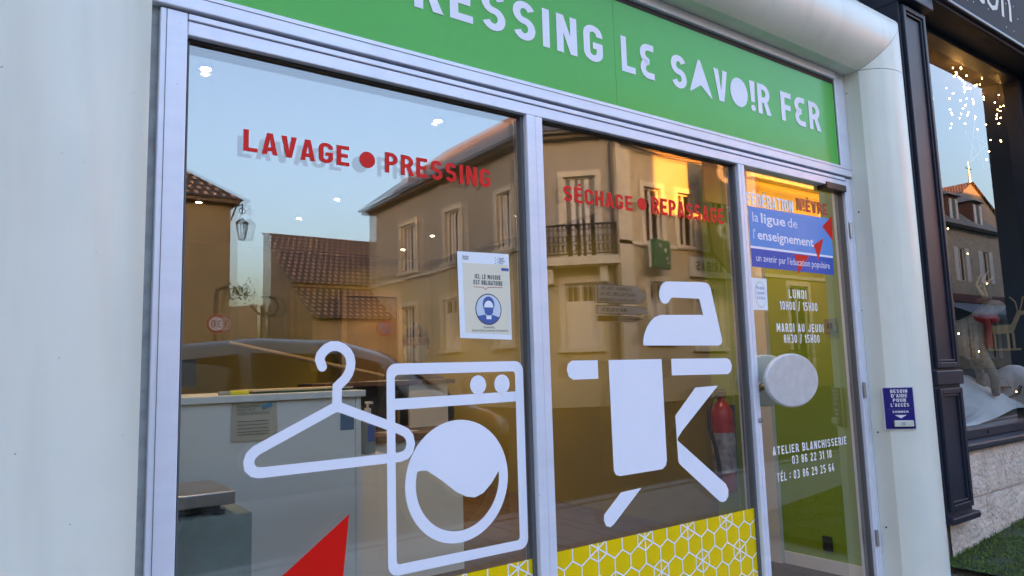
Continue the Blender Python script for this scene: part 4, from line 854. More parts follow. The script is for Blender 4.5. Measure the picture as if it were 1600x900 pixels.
def window(parent, pl, a, b, c, d, style='case', trim=True, depth=.16):
    """window in an opening: glass, frame, leaves, surround and sill"""
    w = lbox(pl, a, b, c, d, -depth, -depth+.01).build('window', DGL, parent)
    f = MB(); t = .055
    for q in ((a, a+t, c, d), (b-t, b, c, d), (a+t, b-t, c, c+t), (a+t, b-t, d-t, d), ((a+b)/2-.04, (a+b)/2+.04, c+t, d-t)): f.obox(pl.p((q[0]+q[1])/2, (q[2]+q[3])/2, -depth+.035), pl.u, pl.v, pl.n, (q[1]-q[0])/2, (q[3]-q[2])/2, .024)
    f.build('frame', SHUT, w)
    if style == 'strips':
        for k in (.28, .72): lbox(pl, a+(b-a)*k-.07, a+(b-a)*k+.07, c+t, d-t, -depth+.012, -depth+.03).build('curtain', SHUT, w)
    if style == 'bars':
        g_ = MB(); n = max(3, int((b-a)/.13))
        for k in range(n+1): x = a-.05+(b-a+.1)*k/n; g_.tube([pl.p(x, c-.06, .05), pl.p(x, d+.04, .05)], .010, 5)
        for z in (c+.1, (c+d)/2, d-.12): g_.tube([pl.p(a-.1, z, .05), pl.p(b+.1, z, .05)], .010, 5)
        g_.build('window_bars', SHUT, w)
        lbox(pl, a+t, b-t, c+t, c+(d-c)*.72, -depth+.012, -depth+.02).build('blind', SHUT, w)
    if style == 'shutters':
        for s_ in (-1, 1):
            x0_ = a-(b-a)*.52 if s_ < 0 else b+.01; lbox(pl, x0_, x0_+(b-a)*.5, c-.02, d+.02, .02, .06).build('shutter', WHT, w)
    if trim:
        k = .17; s = MB()
        for q in ((a-k, a, c, d+k), (b, b+k, c, d+k), (a, b, d, d+k)): s.obox(pl.p((q[0]+q[1])/2, (q[2]+q[3])/2, .015), pl.u, pl.v, pl.n, (q[1]-q[0])/2, (q[3]-q[2])/2, .028)
        s.obox(pl.p((a+b)/2, c-.06, .04), pl.u, pl.v, pl.n, (b-a)/2+k+.05, .06, .075); s.build('surround', TRIM, w)
    return w
def roof_face(mb, pts):
    pts = [Vector(p) for p in pts]; n = (pts[1]-pts[0]).cross(pts[2]-pts[0]).normalized(); n = -n if n.z < 0 else n
    h = Vector((0, 0, 1)).cross(n).normalized(); s = n.cross(h)
    mb.face(pts, [(p.dot(h), p.dot(s)) for p in pts])
def V(x, yv, z): return Vector((x, -yv, z))
ZC0, ZSTR, ZEAVE = -.25, 4.92, 8.22
# ---- corner bank building
CB = thing('corner_building', 'beige two storey corner building with a balcony, mirrored in the middle of the window', 'building')
plF = Plane((21.2, -13, 0), (-1, 0, 0), (0, 0, 1)); LF = 21.2-14.88
plC = Plane((14.88, -13, 0), (-1, -1, 0), (0, 0, 1)); LC = math.hypot(1.92, 1.92)
plS = Plane((12.96, -14.92, 0), (0, -1, 0), (0, 0, 1)); LS = 26.3-14.92
def fo_(x0, x1): return 21.2-x1, 21.2-x0
opF = [(*fo_(16.05, 16.80), 4.98, 6.72), (*fo_(17.60, 18.36), 4.98, 6.72), (*fo_(19.30, 20.05), 4.98, 6.72)]
opF2 = [(*fo_(16.1, 16.9), 1.9, 3.75), (*fo_(18.2, 19.4), 1.7, 3.75)]
opC = [(.62, 1.58, 4.46, 6.95)]; opC2 = [(.72, 1.66, 1.75, 3.70)]
opS = [(22.15-14.92, 23.35-14.92, 5.14, 7.0), (18.85-14.92, 19.85-14.92, 5.05, 6.9), (15.75-14.92, 16.55-14.92, 5.02, 6.85)]
opS2 = [(22.2-14.92, 23.3-14.92, .1, 3.75), (19.1-14.92, 20.1-14.92, 1.95, 3.75), (15.9-14.92, 16.7-14.92, 1.95, 3.75)]
for pl, L, lo, hi in ((plF, LF, opF2, opF), (plC, LC, opC2, opC), (plS, LS, opS2, opS)):
    zb = min(ZSTR, min(o[2] for o in hi)-.02) if pl is plC else ZSTR
    facade(CB, pl, L, ZC0, zb, lo, STU2, name='lower_wall'); facade(CB, pl, L, zb, ZEAVE, hi, STU if pl is not plF else STU2, name='upper_wall')
    lbox(pl, -.06, L+.06, zb-.10 if pl is not plC else 4.22, zb+.02 if pl is not plC else 4.34, -.02, .07).build('string_course', TRIM, CB)
    lbox(pl, -.25, L+.25, ZEAVE-.12, ZEAVE, -.05, .26).build('cornice', mat('brown_eave', (.16, .12, .08), .8), CB); lbox(pl, -.3, L+.3, ZEAVE+.001, ZEAVE+.08, .26, .40).build('gutter', mat('zinc', (.10, .095, .09), .5, .6), CB)
for o in opF: window(CB, plF, *o)
for o in opF2: window(CB, plF, *o, style='bars')
for o in opS: window(CB, plS, *o, style='strips')
for i, o in enumerate(opS2): window(CB, plS, *o, style='bars' if i else 'strips')
for o in opC2: window(CB, plC, *o, style='bars')
w = window(CB, plC, *opC[0], style='strips')
lbox(plF, LF-.55, LF+.02, ZC0, ZEAVE-.2, -.02, .07).build('corner_pilaster', TRIM, CB)
MB().tube([plC.p(.12, ZC0, .1), plC.p(.12, ZEAVE-.2, .1)], .05, 8).build('downpipe', mat('zinc', (.1, .1, .1), .5), CB)
# balcony
lbox(plC, .02, LC-.02, 4.16, 4.40, 0, .62).build('balcony_slab', TRIM, CB)
for a in (.35, 1.95): lbox(plC, a, a+.22, 3.65, 4.158, 0, .42).build('corbel', TRIM, CB)
bal = MB()
def rail(p, q):
    p, q = Vector(p), Vector(q); bal.tube([p+Vector((0, 0, .95)), q+Vector((0, 0, .95))], .022, 6); bal.tube([p+Vector((0, 0, .08)), q+Vector((0, 0, .08))], .016, 6); bal.tube([p+Vector((0, 0, .78)), q+Vector((0, 0, .78))], .01, 5)
    n = max(2, int((q-p).length/.13)); d = (q-p).normalized()
    for k in range(n+1):
        c = p+(q-p)*k/n; bal.tube([c+Vector((0, 0, .06)), c+Vector((0, 0, .96))], .013, 5)
        if k < n:
            cc = c+(q-p)/n*.5
            for zc in (.26, .52, .87):
                rr_ = .055; bal.tube([cc+d*rr_*math.cos(2*math.pi*i/10)+Vector((0, 0, zc+(1.9 if zc < .8 else 1)*rr_*math.sin(2*math.pi*i/10))) for i in range(11)], .011, 4)
rail(plC.p(.05, 4.40, .58), plC.p(LC-.05, 4.40, .58)); rail(plC.p(.05, 4.40, .02), plC.p(.05, 4.40, .58)); rail(plC.p(LC-.05, 4.40, .02), plC.p(LC-.05, 4.40, .58))
bal.build('balcony_railing', IRON, CB)
mb = MB(); rz = 11.7; e = .38; ze = ZEAVE+.12
E0, E1, E2, E3 = V(12.96-e, 26.3, ze), V(12.96-e, 14.92-e*.4, ze), V(14.88-e*.4, 13-e, ze), V(21.2, 13-e, ze)
RA, RB, RC_ = V(17, 26.3, rz), V(17, 18.2, rz), V(21.2, 17.6, rz)
roof_face(mb, [E0, E1, RB, RA]); roof_face(mb, [E1, E2, RB]); roof_face(mb, [E2, E3, RC_, RB]); mb.face([RA, RB, RC_, V(21.2, 26.3, ze), V(21.2, 26.3, ze)+Vector((0, .01, 0))][:4])
mb.face([V(12.96, 26.3, ZC0), V(21.2, 26.3, ZC0), V(21.2, 26.3, ZEAVE), V(17, 26.3, rz-.05), V(12.96, 26.3, ZEAVE)])
mb.build('roof', SLATE, CB)
for k in range(3): MB().tube([plF.p(LF*i/14-.1, ZEAVE-.30-.07*k-.05*math.sin(math.pi*i/14*3+k), .10+.02*k) for i in range(15)], .014, 4).build('cable', IRON, CB)
MB().tube([plS.p(.9+LS*i/10*.9, ZSTR+.22+.03*math.sin(i*2.1), .05) for i in range(11)], .010, 4).build('cable', IRON, CB)
# bank signs
GB = thing('green_cube_sign', 'green square bank sign with white stars on the corner building', 'sign')
gp_ = Plane((16.62, -12.55, 4.06), (-1, .25, 0), (0, 0, 1)); GRN = mat('bank_green', (.01, .16, .06), .3)
gm = MB(); gm.obox(gp_.p(.42, .45, -.09), gp_.u, gp_.v, gp_.n, .46, .44, .09); gm.build('panel', GRN, GB, bevel=.03); gm = MB(); gm.obox(gp_.p(.42, .45, -.19), gp_.u, gp_.v, gp_.n, .40, .40, .10); gm.build('case', SHUT, GB)
for (a, b, r) in ((.62, .70, .10), (.30, .58, .12), (.22, .34, .09), (.16, .20, .07)): poly(gp_, [(a+(r if k % 2 == 0 else r*.35)*math.cos(R_(36*k+20)), b+(r if k % 2 == 0 else r*.35)*math.sin(R_(36*k+20))) for k in range(10)], PW, GB, 'star', d=.006)
MB().tube([gp_.p(.42, .45, -.25), V(16.2, 13, 4.5)], .03, 6).build('arm', IRON, GB)
GS = thing('bank_name_sign', 'pale illuminated bank name board with dark green letters over the bank windows', 'sign')
bp_ = Plane((21.0, -12.86, 4.03), (-1, 0, 0), (0, 0, 1))
lbox(bp_, .0, 3.05, 0, .60, -.12, 0).build('board', mat('pale_board', (.75, .74, .66), .5), GS, bevel=.03); lbox(bp_, -.03, 3.08, -.05, .0, -.12, .04).build('light_rail', SHUT, GS)
text(bp_, 'BNP PARIBAS', .30, 2.82, .15, .47, mat('dark_green_letters', (.01, .06, .03), .5), GS, d=.004, gap=.18)
OP = thing('optician_sign', 'dark hanging blade sign with grey letters near the bank', 'sign')
op_ = Plane((19.2, -11.9, 0), (-1, .0, 0), (0, 0, 1)); DSG = mat('dark_sign', (.035, .038, .036), .4)
lbox(op_, -.6, 1.55, 6.19, 7.9, -.10, 0).build('upper_blade', DSG, OP, bevel=.02); loopp = MB().prism([op_.p(a, b, -.1) for a, b in ((1.5, 5.85), (1.0, 5.98), (-.7, 5.98), (-.7, 3.6), (.1, 3.7), (1.35, 4.6))], op_.n*.1); loopp.build('lower_blade', mat('brown_sign', (.06, .032, .025), .45), OP)
text(op_, 'O', .1, .9, 6.9, 7.9, mat('grey_letters', (.25, .27, .25), .5), OP, d=.004); text(op_, 'OP', -.35, 1.1, 4.75, 5.6, mat('grey_letters', (.25, .27, .25), .5), OP, d=.004)
MB().tube([op_.p(.4, 6.08, -.05), V(18.8, 13, 6.08)], .04, 6).build('arm', IRON, OP)
# ---- next house along, with a tiled roof and an arched doorway
FH = thing('ochre_house', 'ochre house with a tiled roof and a tall pale doorway, mirrored in the glass door', 'house')
plH = Plane((36, -13.02, 0), (-1, 0, 0), (0, 0, 1)); LH = 36-21.21; OCH = mat('ochre_render', (.42, .29, .13), .95, var=.15, vscale=1.5, bump=.3, bscale=12)
def ho(x0, x1): return 36-x1, 36-x0
opH = [(*ho(23.45, 24.65), -.2, 3.95), (*ho(27, 28.1), 1.2, 3.5), (*ho(30, 31.2), 1.2, 3.5), (*ho(26.0, 26.9), 4.9, 6.8), (*ho(29.0, 29.9), 4.9, 6.8), (*ho(32.4, 33.3), 4.9, 6.8)]
facade(FH, plH, LH, -.25, 7.9, opH, OCH)
for i, o in enumerate(opH): window(FH, plH, *o, style='bars' if i in (1, 2) else 'case')
lbox(plH, 0, LH, 7.7, 7.9, -.05, .30).build('cornice', TRIM, FH); lbox(plH, 0, LH, 4.2, 4.32, -.02, .07).build('string_course', TRIM, FH)
mb = MB(); roof_face(mb, [V(21.21, 12.5, 7.92), V(36, 12.5, 7.92), V(36, 18, 11.6), V(21.21, 18, 11.6)]); roof_face(mb, [V(21.21, 23.5, 7.92), V(36, 23.5, 7.92), V(36, 18, 11.6), V(21.21, 18, 11.6)]); mb.build('roof', TILE, FH)
for k in range(3):
    zc = 7.45-.09*k; MB().tube([V(21.3+ (14.6*i/12), 12.9, zc-.10*math.sin(math.pi*i/12)) for i in range(13)], .012, 4).build('cable', IRON, FH)
def palm(x, y, s_, lb):
    t = thing('potted_palm', lb, 'plant', 'palms beside the ochre doorway'); z = ground_z(x)-.16
    MB().lathe([(.0005, 0), (.18, 0), (.24, .42), (.22, .42), (.0005, .40)], (x, y, z), n=14).build('pot', mat('terracotta', (.30, .12, .06), .8), t)
    MB().tube([(x, y, z+.4), (x+.03, y, z+1.1)], [.05, .035], 6).build('trunk', WOODT, t); lf = MB(); rp = random.Random(int(x*10))
    for k in range(26):
        a = rp.random()*6.28; L = .7+rp.random()*.5; el_ = .2+rp.random()*1.0; d = Vector((math.cos(a)*math.cos(el_), math.sin(a)*math.cos(el_), math.sin(el_))); pr = Vector((-math.sin(a), math.cos(a), 0)); o = Vector((x, y, z+1.1))
        for j in range(9):
            p = o+d*L*(j+1)/9-Vector((0, 0, .35*((j+1)/9)**2)); ll = .22*(1-.06*j)
            for sg in (-1, 1): q = p+(pr*sg+d*.6).normalized()*ll-Vector((0, 0, .06)); lf.face([p, p+d*.02, q])
    lf.build('fronds', mat('palm_green', (.05, .10, .03), .6), t)
palm(22.7, -12.3, 1, 'dark leafy palm on the left of the ochre doorway'); palm(25.6, -12.3, 1, 'dark leafy palm on the right of the ochre doorway')
# ---- tiled barn down the side street
BN = thing('tiled_barn', 'old barn with a steep brown tiled roof and lean-to down the side street', 'barn')
mb = MB(); x0, x1 = 9.5, 15.5
roof_face(mb, [V(x0-.1, 26.1, 4.95), V(x1, 26.1, 4.95), V(x1, 30, 7.65), V(x0-.1, 30, 7.65)]); mb.face([V(x0, 30, -.3), V(x1, 30, -.3), V(x1, 30, 7.6), V(x0, 30, 7.6)])
mb.build('roof', TILE, BN)
mb = MB(); roof_face(mb, [V(x0+.05, 23.9, 3.35), V(12.94, 23.9, 3.35), V(12.94, 26.28, 4.80), V(x0+.05, 26.28, 4.80)]); mb.build('lean_to_roof', TILE, BN)
mb = MB(); uvq = lambda q: [(p.x-p.y, p.z) for p in q]
for q in ([V(x0, 26.3, -.3), V(x1, 26.3, -.3), V(x1, 26.3, 4.98), V(x0, 26.3, 4.98)], [V(x0, 30, -.3), V(x0, 26.3, -.3), V(x0, 26.3, 5.0), V(x0, 30, 7.55)],): mb.face(q, uvq(q))
mb.build('barn_wall', mat('brown_rough_wall', (.40, .29, .19), .95, var=.3, vscale=1.2, bump=.5, bscale=10), BN)
mb = MB()
for q in ([V(x0+.15, 24.2, -.3), V(12.93, 24.2, -.3), V(12.93, 24.2, 3.5), V(x0+.15, 24.2, 3.5)], [V(x0+.15, 26.28, -.3), V(x0+.15, 24.2, -.3), V(x0+.15, 24.2, 3.5), V(x0+.15, 26.28, 4.7)]): mb.face(q, uvq(q))
mb.build('lean_to_wall', mat('tan_rough_wall', (.45, .33, .20), .95, var=.3, vscale=1.2, bump=.5, bscale=10), BN)
box('notice_board', mat('faded_notice', (.32, .26, .17), .8), BN, 9.44, 9.49, -27.6, -26.8, 2.7, 3.6)
MB().prism([V(8.3, 31, -.3), V(9.48, 31, -.3), V(9.48, 31, 4.5), V(8.3, 31, 4.3)], (0, .3, 0)).build('yard_wall', STU2, BN)
# ---- hip roofed house on the near corner of the side street
AH = thing('hip_roof_house', 'tall brown house with a hipped tile roof at the edge of the left pane', 'house')
plA = Plane((5.55, -20, 0), (-1, 0, 0), (0, 0, 1)); opA = [(2.3, 3.3, 3.9, 5.6), (2.3, 3.3, .6, 2.6), (5.5, 6.5, 3.9, 5.6)]
facade(AH, plA, 9.5, -.3, 6.55, opA, mat('brown_grey_render', (.30, .23, .13), .95, var=.2, vscale=1.0, bump=.5, bscale=10)); 
for o in opA: window(AH, plA, *o, style='shutters')
MB().face([V(5.55, 20, -.3), V(5.55, 30, -.3), V(5.55, 30, 6.55), V(5.55, 20, 6.55)]).build('side_wall', mat('brown_grey_render', (0, 0, 0)), AH)
mb = MB(); e0, e1, e2, e3 = V(5.85, 19.7, 6.5), V(-4.2, 19.7, 6.5), V(-4.2, 30.3, 6.5), V(5.85, 30.3, 6.5); ra, rb = V(1.0, 25, 10.4), V(-2, 25, 10.4)
roof_face(mb, [e0, e1, rb, ra]); roof_face(mb, [e0, e3, ra]); roof_face(mb, [e3, e2, rb, ra]); roof_face(mb, [e1, e2, rb]); mb.build('roof', TILE, AH)
MB().box(-4.1, 5.75, -20, -19.75, 6.38, 6.499).build('cornice', mat('brown_cornice', (.13, .09, .06), .8), AH)
LN = thing('wall_lantern', 'black wrought iron lantern on a scrolled bracket at the brown house corner', 'lantern')
lx, ly = 5.74, -19.45
MB().tube([V(5.55, 19.95, 5.9), V(5.6, 19.6, 6.25), (lx, ly, 6.3), (lx, ly, 6.05)], .025, 6).build('bracket', IRON, LN); MB().tube([(lx+.09*math.cos(k*.7), ly, 6.1+.09*math.sin(k*.7)) for k in range(10)], .016, 5).build('scroll', IRON, LN)
MB().lathe([(.02, .34), (.19, .20), (.20, .18)], (lx, ly, 5.55), n=6).build('cap', IRON, LN)
ln = MB()
for k in range(6): a = k*math.pi/3; ln.tube([(lx+.18*math.cos(a), ly+.18*math.sin(a), 5.74), (lx+.09*math.cos(a), ly+.09*math.sin(a), 5.25)], .014, 5)
ln.lathe([(.10, -.02), (.10, .02), (.02, .0)], (lx, ly, 5.24), n=6); ln.build('cage', IRON, LN)
MB().lathe([(.165, .17), (.085, -.29)], (lx, ly, 5.55), n=6).build('lantern_glass', SHOPG, LN)
CP = thing('curved_pole', 'black pole with a curved hook end standing before the tiled barn', 'pole')
MB().tube([V(7.98, 25, -.3), V(7.98, 25, 3.85)], .045, 8).build('post', IRON, CP); MB().tube([V(7.55, 25, 3.86), V(7.85, 25, 3.55), V(8.2, 25, 3.42), V(8.48, 25, 3.52), V(8.60, 25, 3.80), V(8.50, 25, 4.10), V(8.22, 25, 4.20), V(7.98, 25, 4.16)], .05, 8).build('hook', IRON, CP, smooth=True)
# ---- road signs
SS = thing('speed_limit_sign', 'round speed limit 30 sign on a dark pole in the side street', 'road sign')
sp_ = Plane((4.72, -18.0, 2.62), (-1, 0, 0), (0, 0, 1)); sz_ = ground_z(4.7)-.16
mb = MB(); mb.tube([sp_.p(0, 0, -.02), sp_.p(0, 0, 0)], .28, 36); mb.build('disc_rim', mat('pale_rim', (.6, .55, .5), .5), SS)
poly(sp_, arc(0, 0, .27, .27, 0, 360, 36)[:-1], mat('sign_red', (.38, .02, .02), .4), SS, 'red_ring', d=.004); poly(sp_, arc(0, 0, .185, .185, 0, 360, 36)[:-1], PW, SS, 'white_disc', d=.006)
text(sp_, '30', -.13, .13, -.10, .10, INKD, SS, d=.009, gap=.14, bold=.8)
MB().tube([(4.72, -18.06, sz_), (4.72, -18.06, 3.3), (4.75, -18.06, 3.55), (5.0, -18.06, 3.65)], .06, 8).build('pole', IRON, SS)
NPK = thing('no_parking_sign', 'round blue and red no parking sign beside the corner building', 'road sign')
np_ = Plane((12.3, -24.0+.4, 2.95), (-1, 0, 0), (0, 0, 1)); mb = MB(); mb.tube([np_.p(0, 0, -.02), np_.p(0, 0, 0)], .33, 30); mb.build('disc', mat('sign_red', (.38, .02, .02), .4), NPK); poly(np_, arc(0, 0, .24, .24, 0, 360, 30)[:-1], INKB, NPK, 'blue_disc', d=.004)
stroke(np_, [(-.18, .18), (.18, -.18)], 0, .07, mat('sign_red', (.38, .02, .02), .4), NPK, 'red_bar', d=.006); MB().tube([(12.3, -23.63, -.1), (12.3, -23.63, 3.2)], .03, 8).build('pole', STEEL, NPK)
DS = thing('direction_sign', 'stack of arrow direction signs with town names on a grey post', 'road sign')
dp = Plane((9.60, -7.0, 0), (-1, 0, 0), (0, 0, 1)); SW = mat('sign_white', (.85, .83, .76), .5); SBR = mat('sign_brown', (.10, .055, .03), .5)
def arrow(z0_, z1_, tip, L, m1, m2, name='arrow_board'):
    zm = (z0_+z1_)/2; mb = MB().prism([dp.p(a, b, -.02) for a, b in ((tip, zm), (tip+.24, z1_), (L, z1_), (L, z0_), (tip+.24, z0_))], dp.n*.02); o = mb.build(name, m2, DS); k = .011
    poly(dp, [(tip+k*1.6, zm), (tip+.245, z1_-k), (L-k, z1_-k), (L-k, z0_+k), (tip+.245, z0_+k)], m1, DS, 'arrow_face', d=.003)
arrow(2.272, 2.60, 0.0, 1.24, SW, INKD); arrow(2.085, 2.232, -.06, 1.26, SW, INKD); arrow(1.945, 2.060, .12, 1.27, SBR, SW)
for s, a, b, z_, hh in (('AUNAY EN B.', .42, 1.16, 2.505, .058), ('CHATILLON EN B.', .30, 1.18, 2.405, .062), ('CHATEAU-CHINON', .30, 1.19, 2.300, .062), ('NEVERS', .55, 1.16, 2.125, .066)): text(dp, s, a, b, z_, z_+hh, INKD, DS, d=.006, gap=.2, bold=1.0)
for z_ in (2.012, 1.972): poly(dp, [(.35, z_), (.75, z_), (.75, z_+.018), (.35, z_+.018)], SW, DS, 'print_line', d=.006)
for a in (.80, .90): MB().tube([(9.60-a, -7.05, ground_z(9)-.16), (9.60-a, -7.05, 2.66)], .028, 8).build('post', STEEL, DS)
# ---- parked car
CR = thing('parked_car', 'grey hatchback parked across the road, mirrored behind the hanger drawing', 'car')
PAINT = mat('grey_green_paint', (.24, .22, .17), .25, .5, coat=.6); CG = mat('car_glass', (.035, .04, .035), .05)
cx0, cy0, cz0 = .35, -4.15, -.12; CW = 1.68
sta = [(0, .42, .62, .66, .60), (.10, .30, .84, .92, .70), (.40, .26, .95, 1.38, .80), (.75, .26, .98, 1.56, .84), (1.5, .26, .98, 1.625, .84), (2.25, .26, .97, 1.60, .84), (2.75, .26, .96, 1.47, .83), (3.2, .26, .955, 1.20, .83), (3.45, .27, .94, 1.00, .82), (3.85, .28, .84, .88, .78), (4.12, .30, .70, .76, .72), (4.22, .40, .60, .63, .60)]
bm_ = MB(); rings = []
for (x, zb, zbelt, zr, hw) in sta:
    top = hw*(.80 if zr-zbelt > .15 else .93); r = [(hw*.92, zb), (hw, zb+.12), (hw, (zb+zbelt)/2), (hw*.985, zbelt), (top, zr-.07 if zr-zbelt > .15 else zr-.01), (top*.86, zr), (0, zr+.012)]
    rings.append([(cx0+x, cy0-CW/2+y, cz0+z) for y, z in r]+[(cx0+x, cy0-CW/2-y, cz0+z) for y, z in r[-2::-1]])
b0 = 0; n = len(rings[0])
for r in rings: bm_.v += r
for i in range(len(rings)-1):
    for k in range(n-1): bm_.f.append((i*n+k, i*n+k+1, (i+1)*n+k+1, (i+1)*n+k)); bm_.m.append(0)
    bm_.f.append((i*n+n-1, i*n, (i+1)*n, (i+1)*n+n-1)); bm_.m.append(0)
bm_.f.append(tuple(range(n))); bm_.f.append(tuple(range((len(rings)-1)*n, len(rings)*n))); bm_.m += [0, 0]
bo = bm_.build('body', PAINT, CR, smooth=True)
def side(x, t):     # point on the flank between belt and roof
    for a, b in zip(sta[:-1], sta[1:]):
        if a[0] <= x <= b[0]: f = (x-a[0])/(b[0]-a[0]); g_ = [a[i]*(1-f)+b[i]*f for i in range(5)]; break
    tp = g_[4]*.80; zz = g_[2]+(g_[3]-.07-g_[2])*t; return (cx0+x, cy0-CW/2+(g_[4]*.985+(tp-g_[4]*.985)*t), cz0+zz)
for s_ in (0, 1):
    def sp2(x, t): p = side(x, t); y = p[1]+.006; return (p[0], y, p[2]) if not s_ else (p[0], 2*(cy0-CW/2)-y, p[2])
    for a, b, c, d in ((.55, 1.32, .72, 1.36), (1.42, 2.25, 1.46, 2.30), (2.33, 2.9, 2.36, 2.62)): MB().face([sp2(a, .06), sp2(b, .06), sp2(min(b, d), .9), sp2(max(a, c) if a < 1 else a, .9)]).build('side_window', CG, CR)
    MB().obox((cx0+2.62, cy0-CW/2+(1 if not s_ else -1)*(CW/2+.09), cz0+1.05), (1, 0, 0), (0, 1, 0), (0, 0, 1), .06, .09, .07).build('mirror', PAINT, CR, bevel=.03)
    for a in (1.38, 2.30): MB().obox((cx0+a-.22, cy0-CW/2+(1 if not s_ else -1)*(CW/2+.008), cz0+.86), (1, 0, 0), (0, 1, 0), (0, 0, 1), .07, .015, .012).build('door_handle', PAINT, CR)
    yy = cy0-CW/2+(1 if not s_ else -1)*.60
    MB().obox((cx0+3.98, yy, cz0+.72), (1, 0, -.4), (0, 1, 0), (.4, 0, 1), .12, .13, .07).build('headlight', mat('headlight', (.55, .55, .5), .1), CR, bevel=.03)
    for xw in (.72, 3.42):
        w_ = MB().lathe([(.19, -.10), (.30, -.11), (.315, -.06), (.315, .06), (.30, .11), (.19, .10)], (cx0+xw, cy0-CW/2+(1 if not s_ else -1)*.73, cz0+.225), axis='y', n=28).build('wheel', BLK, CR, smooth=True); MB().lathe([(.0005, .09), (.06, .105), (.185, .09), (.19, -.09), (.0005, -.09)], (cx0+xw, cy0-CW/2+(1 if not s_ else -1)*.73, cz0+.225), axis='y', n=20).build('rim', STEEL, w_)
ws = MB(); ws.face([(cx0+2.74, cy0-CW/2+.58, cz0+1.475), (cx0+2.74, cy0-CW/2-.58, cz0+1.475), (cx0+3.40, cy0-CW/2-.70, cz0+1.045), (cx0+3.40, cy0-CW/2+.70, cz0+1.045)]); ws.build('windscreen', CG, CR)
# ---- stone house and slate gable far along the street
DH = thing('stone_house', 'far stone house with two dormers and white shutters mirrored in the navy shop window', 'house')
plD = Plane((63.0, -20, 0), (-1, 0, 0), (0, 0, 1)); LD = 11.5
opD = [(2.2, 3.4, 6.6, 9.0), (6.3, 7.5, 6.6, 9.0), (2.2, 3.4, 1.0, 4.0), (6.3, 7.5, 1.0, 4.0)]
facade(DH, plD, LD, -.3, 10.6, opD, RUBBLE)
for o in opD: window(DH, plD, *o, style='shutters', trim=False)
lbox(plD, 0, LD, 10.4, 10.62, -.05, .35).build('cornice', SLATE, DH)
mb = MB(); roof_face(mb, [V(51.4, 19.6, 10.6), V(63.1, 19.6, 10.6), V(63.1, 23.5, 14.6), V(51.4, 23.5, 14.6)]); roof_face(mb, [V(51.4, 27.4, 10.6), V(63.1, 27.4, 10.6), V(63.1, 23.5, 14.6), V(51.4, 23.5, 14.6)]); mb.build('roof', SLATE, DH)
for a in (2.8, 6.9):
    dm = lbox(plD, a-.85, a+.85, 10.65, 12.9, -2.2, -.25).build('dormer', mat('dormer_red', (.13, .05, .035), .8), DH); lbox(plD, a-.5, a+.5, 11.0, 12.6, -.26, -.2).build('dormer_window', DGL, dm)
    for s_ in (-.5, .5): lbox(plD, a+s_-.16, a+s_+.16, 11.0, 12.65, -.21, -.15).build('dormer_shutter', WHT, dm)
    mb = MB(); c0, c1, c2, c3 = plD.p(a-1.1, 12.9, 0), plD.p(a+1.1, 12.9, 0), plD.p(a+1.1, 12.9, -2.3), plD.p(a-1.1, 12.9, -2.3); tp = plD.p(a, 14.0, -1.6)
    for q in ((c0, c1, tp), (c1, c2, tp), (c2, c3, tp), (c3, c0, tp)): roof_face(mb, q)
    mb.build('dormer_roof', SLATE, dm)
aw = MB(); aw.face([plD.p(-.2, 5.0, .05), plD.p(LD+.2, 5.0, .05), plD.p(LD+.2, 4.0, 2.2), plD.p(-.2, 4.0, 2.2)]); aw.face([plD.p(-.2, 4.0, 2.2), plD.p(LD+.2, 4.0, 2.2), plD.p(LD+.2, 3.7, 2.21), plD.p(-.2, 3.7, 2.21)]); aw.build('awning', mat('blue_grey_awning', (.10, .13, .17), .7), DH); lbox(plD, -.2, LD+.2, 5.02, 5.6, 0, .2).build('shop_band', mat('dark_red_band', (.13, .025, .02), .6), DH)
EH = thing('slate_gable_house', 'tall house with a dark slate gable and a cross finial beyond the stone house', 'house')
gx0, gx1, gm_, gz = 55.0, 80.0, 64.0, 17.2
mb = MB(); gy = 27.5
for q in ([V(67, gy, 12.6), V(91, gy, 12.6), V(79, gy, 18.6)],): mb.face(q, [(p.x, p.z) for p in q])
mb.build('gable', SLATE, EH); q = [V(67.4, gy+.1, -.3), V(90.6, gy+.1, -.3), V(90.6, gy+.1, 12.59), V(67.4, gy+.1, 12.59)]; mb = MB(); mb.face(q, [(p.x, p.z) for p in q]); mb.build('wall', RUBBLE, EH)
mb = MB(); roof_face(mb, [V(66.6, gy-.3, 12.4), V(66.6, gy+16, 12.4), V(79, gy+16, 18.7), V(79, gy-.3, 18.7)]); roof_face(mb, [V(91.4, gy-.3, 12.4), V(91.4, gy+16, 12.4), V(79, gy+16, 18.7), V(79, gy-.3, 18.7)]); mb.build('roof', TILE, EH)
for k in range(10): MB().box(84.0, 84.9, -gy-.12, -gy+.04, 1+k*1.0, 1.55+k*1.0).build('quoin', TRIM, EH)
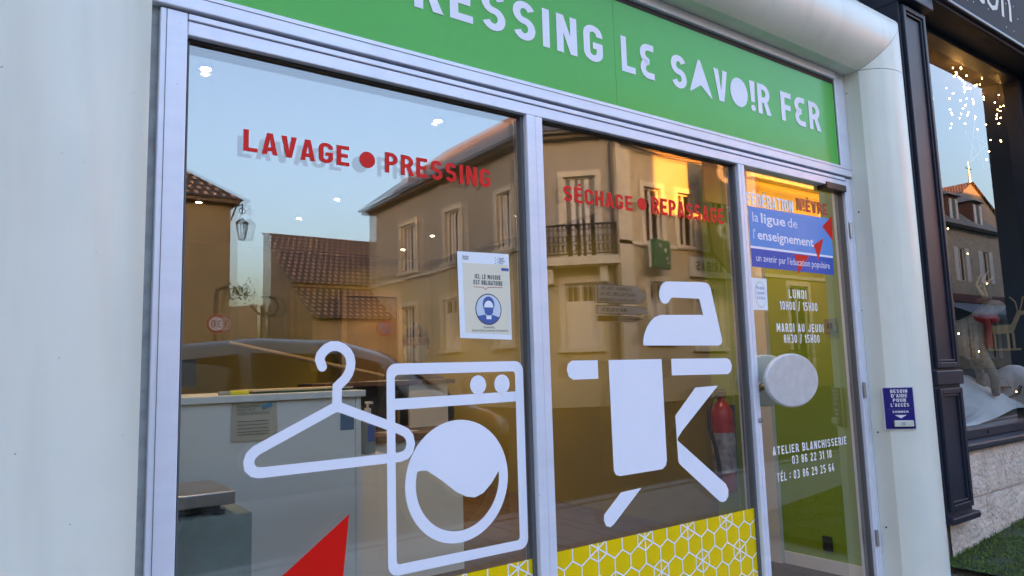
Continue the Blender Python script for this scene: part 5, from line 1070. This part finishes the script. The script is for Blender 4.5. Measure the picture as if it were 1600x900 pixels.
MB().tube([V(79, gy, 18.6), V(79, gy, 20.8)], [.12, .04], 6).build('finial_post', STEEL, EH); MB().tube([V(78.3, gy, 20.1), V(79.7, gy, 20.1)], .05, 6).build('finial_arm', STEEL, EH)
# ---- far row closing the side street and street ends
for (x0_, x1_, yv, h_, lb) in ((-30, -4.6, 20, 7.5, 'plain rendered house left of the brown hipped house'),):
    t = thing('rendered_house', lb, 'house'); pl = Plane((x1_, -yv, 0), (-1, 0, 0), (0, 0, 1)); ops = [(1.5+3.2*k, 2.6+3.2*k, z, z+1.8) for k in range(int((x1_-x0_-2)/3.2)) for z in (1.2, 4.8)]
    facade(t, pl, x1_-x0_, -.3, h_, ops, STU2)
    for o in ops: window(t, pl, *o, style='case', trim=False)
    mb = MB(); roof_face(mb, [V(x0_, yv-.4, h_), V(x1_, yv-.4, h_), V(x1_, yv+5, h_+3.2), V(x0_, yv+5, h_+3.2)]); roof_face(mb, [V(x0_, yv+10, h_), V(x1_, yv+10, h_), V(x1_, yv+5, h_+3.2), V(x0_, yv+5, h_+3.2)]); mb.build('roof', TILE, t)
# small tree at the end of the side street
TR = thing('street_tree', 'small leafy tree showing beside the brown house corner', 'tree')
tx, ty = 8.1, -34; MB().tube([(tx, ty, -.3), (tx+.1, ty, 2.2), (tx-.1, ty, 4.0)], [.16, .12, .06], 8).build('trunk', WOODT, TR)
lf = MB(); rt_ = random.Random(5)
for k in range(5): a = k*1.3; MB().tube([(tx, ty, 2.4+.2*k), (tx+.8*math.cos(a), ty+.8*math.sin(a), 3.6+.25*k)], [.05, .02], 6).build('limb', WOODT, TR)
cl_ = [(rt_.gauss(0, .6), rt_.gauss(0, .6), 4.2+rt_.gauss(0, .7)) for _ in range(26)]
for _ in range(3200):
    c = rt_.choice(cl_); p = Vector((tx+c[0]+rt_.gauss(0, .26), ty+c[1]+rt_.gauss(0, .26), c[2]+rt_.gauss(0, .24))); a = Vector((rt_.gauss(0, 1), rt_.gauss(0, 1), rt_.gauss(0, 1))).normalized()*.075; b = a.orthogonal().normalized()*.05; lf.face([p-a, p+b, p+a, p-b])
lf.build('crown', mat('leaf_green', (.05, .09, .025), .6), TR)
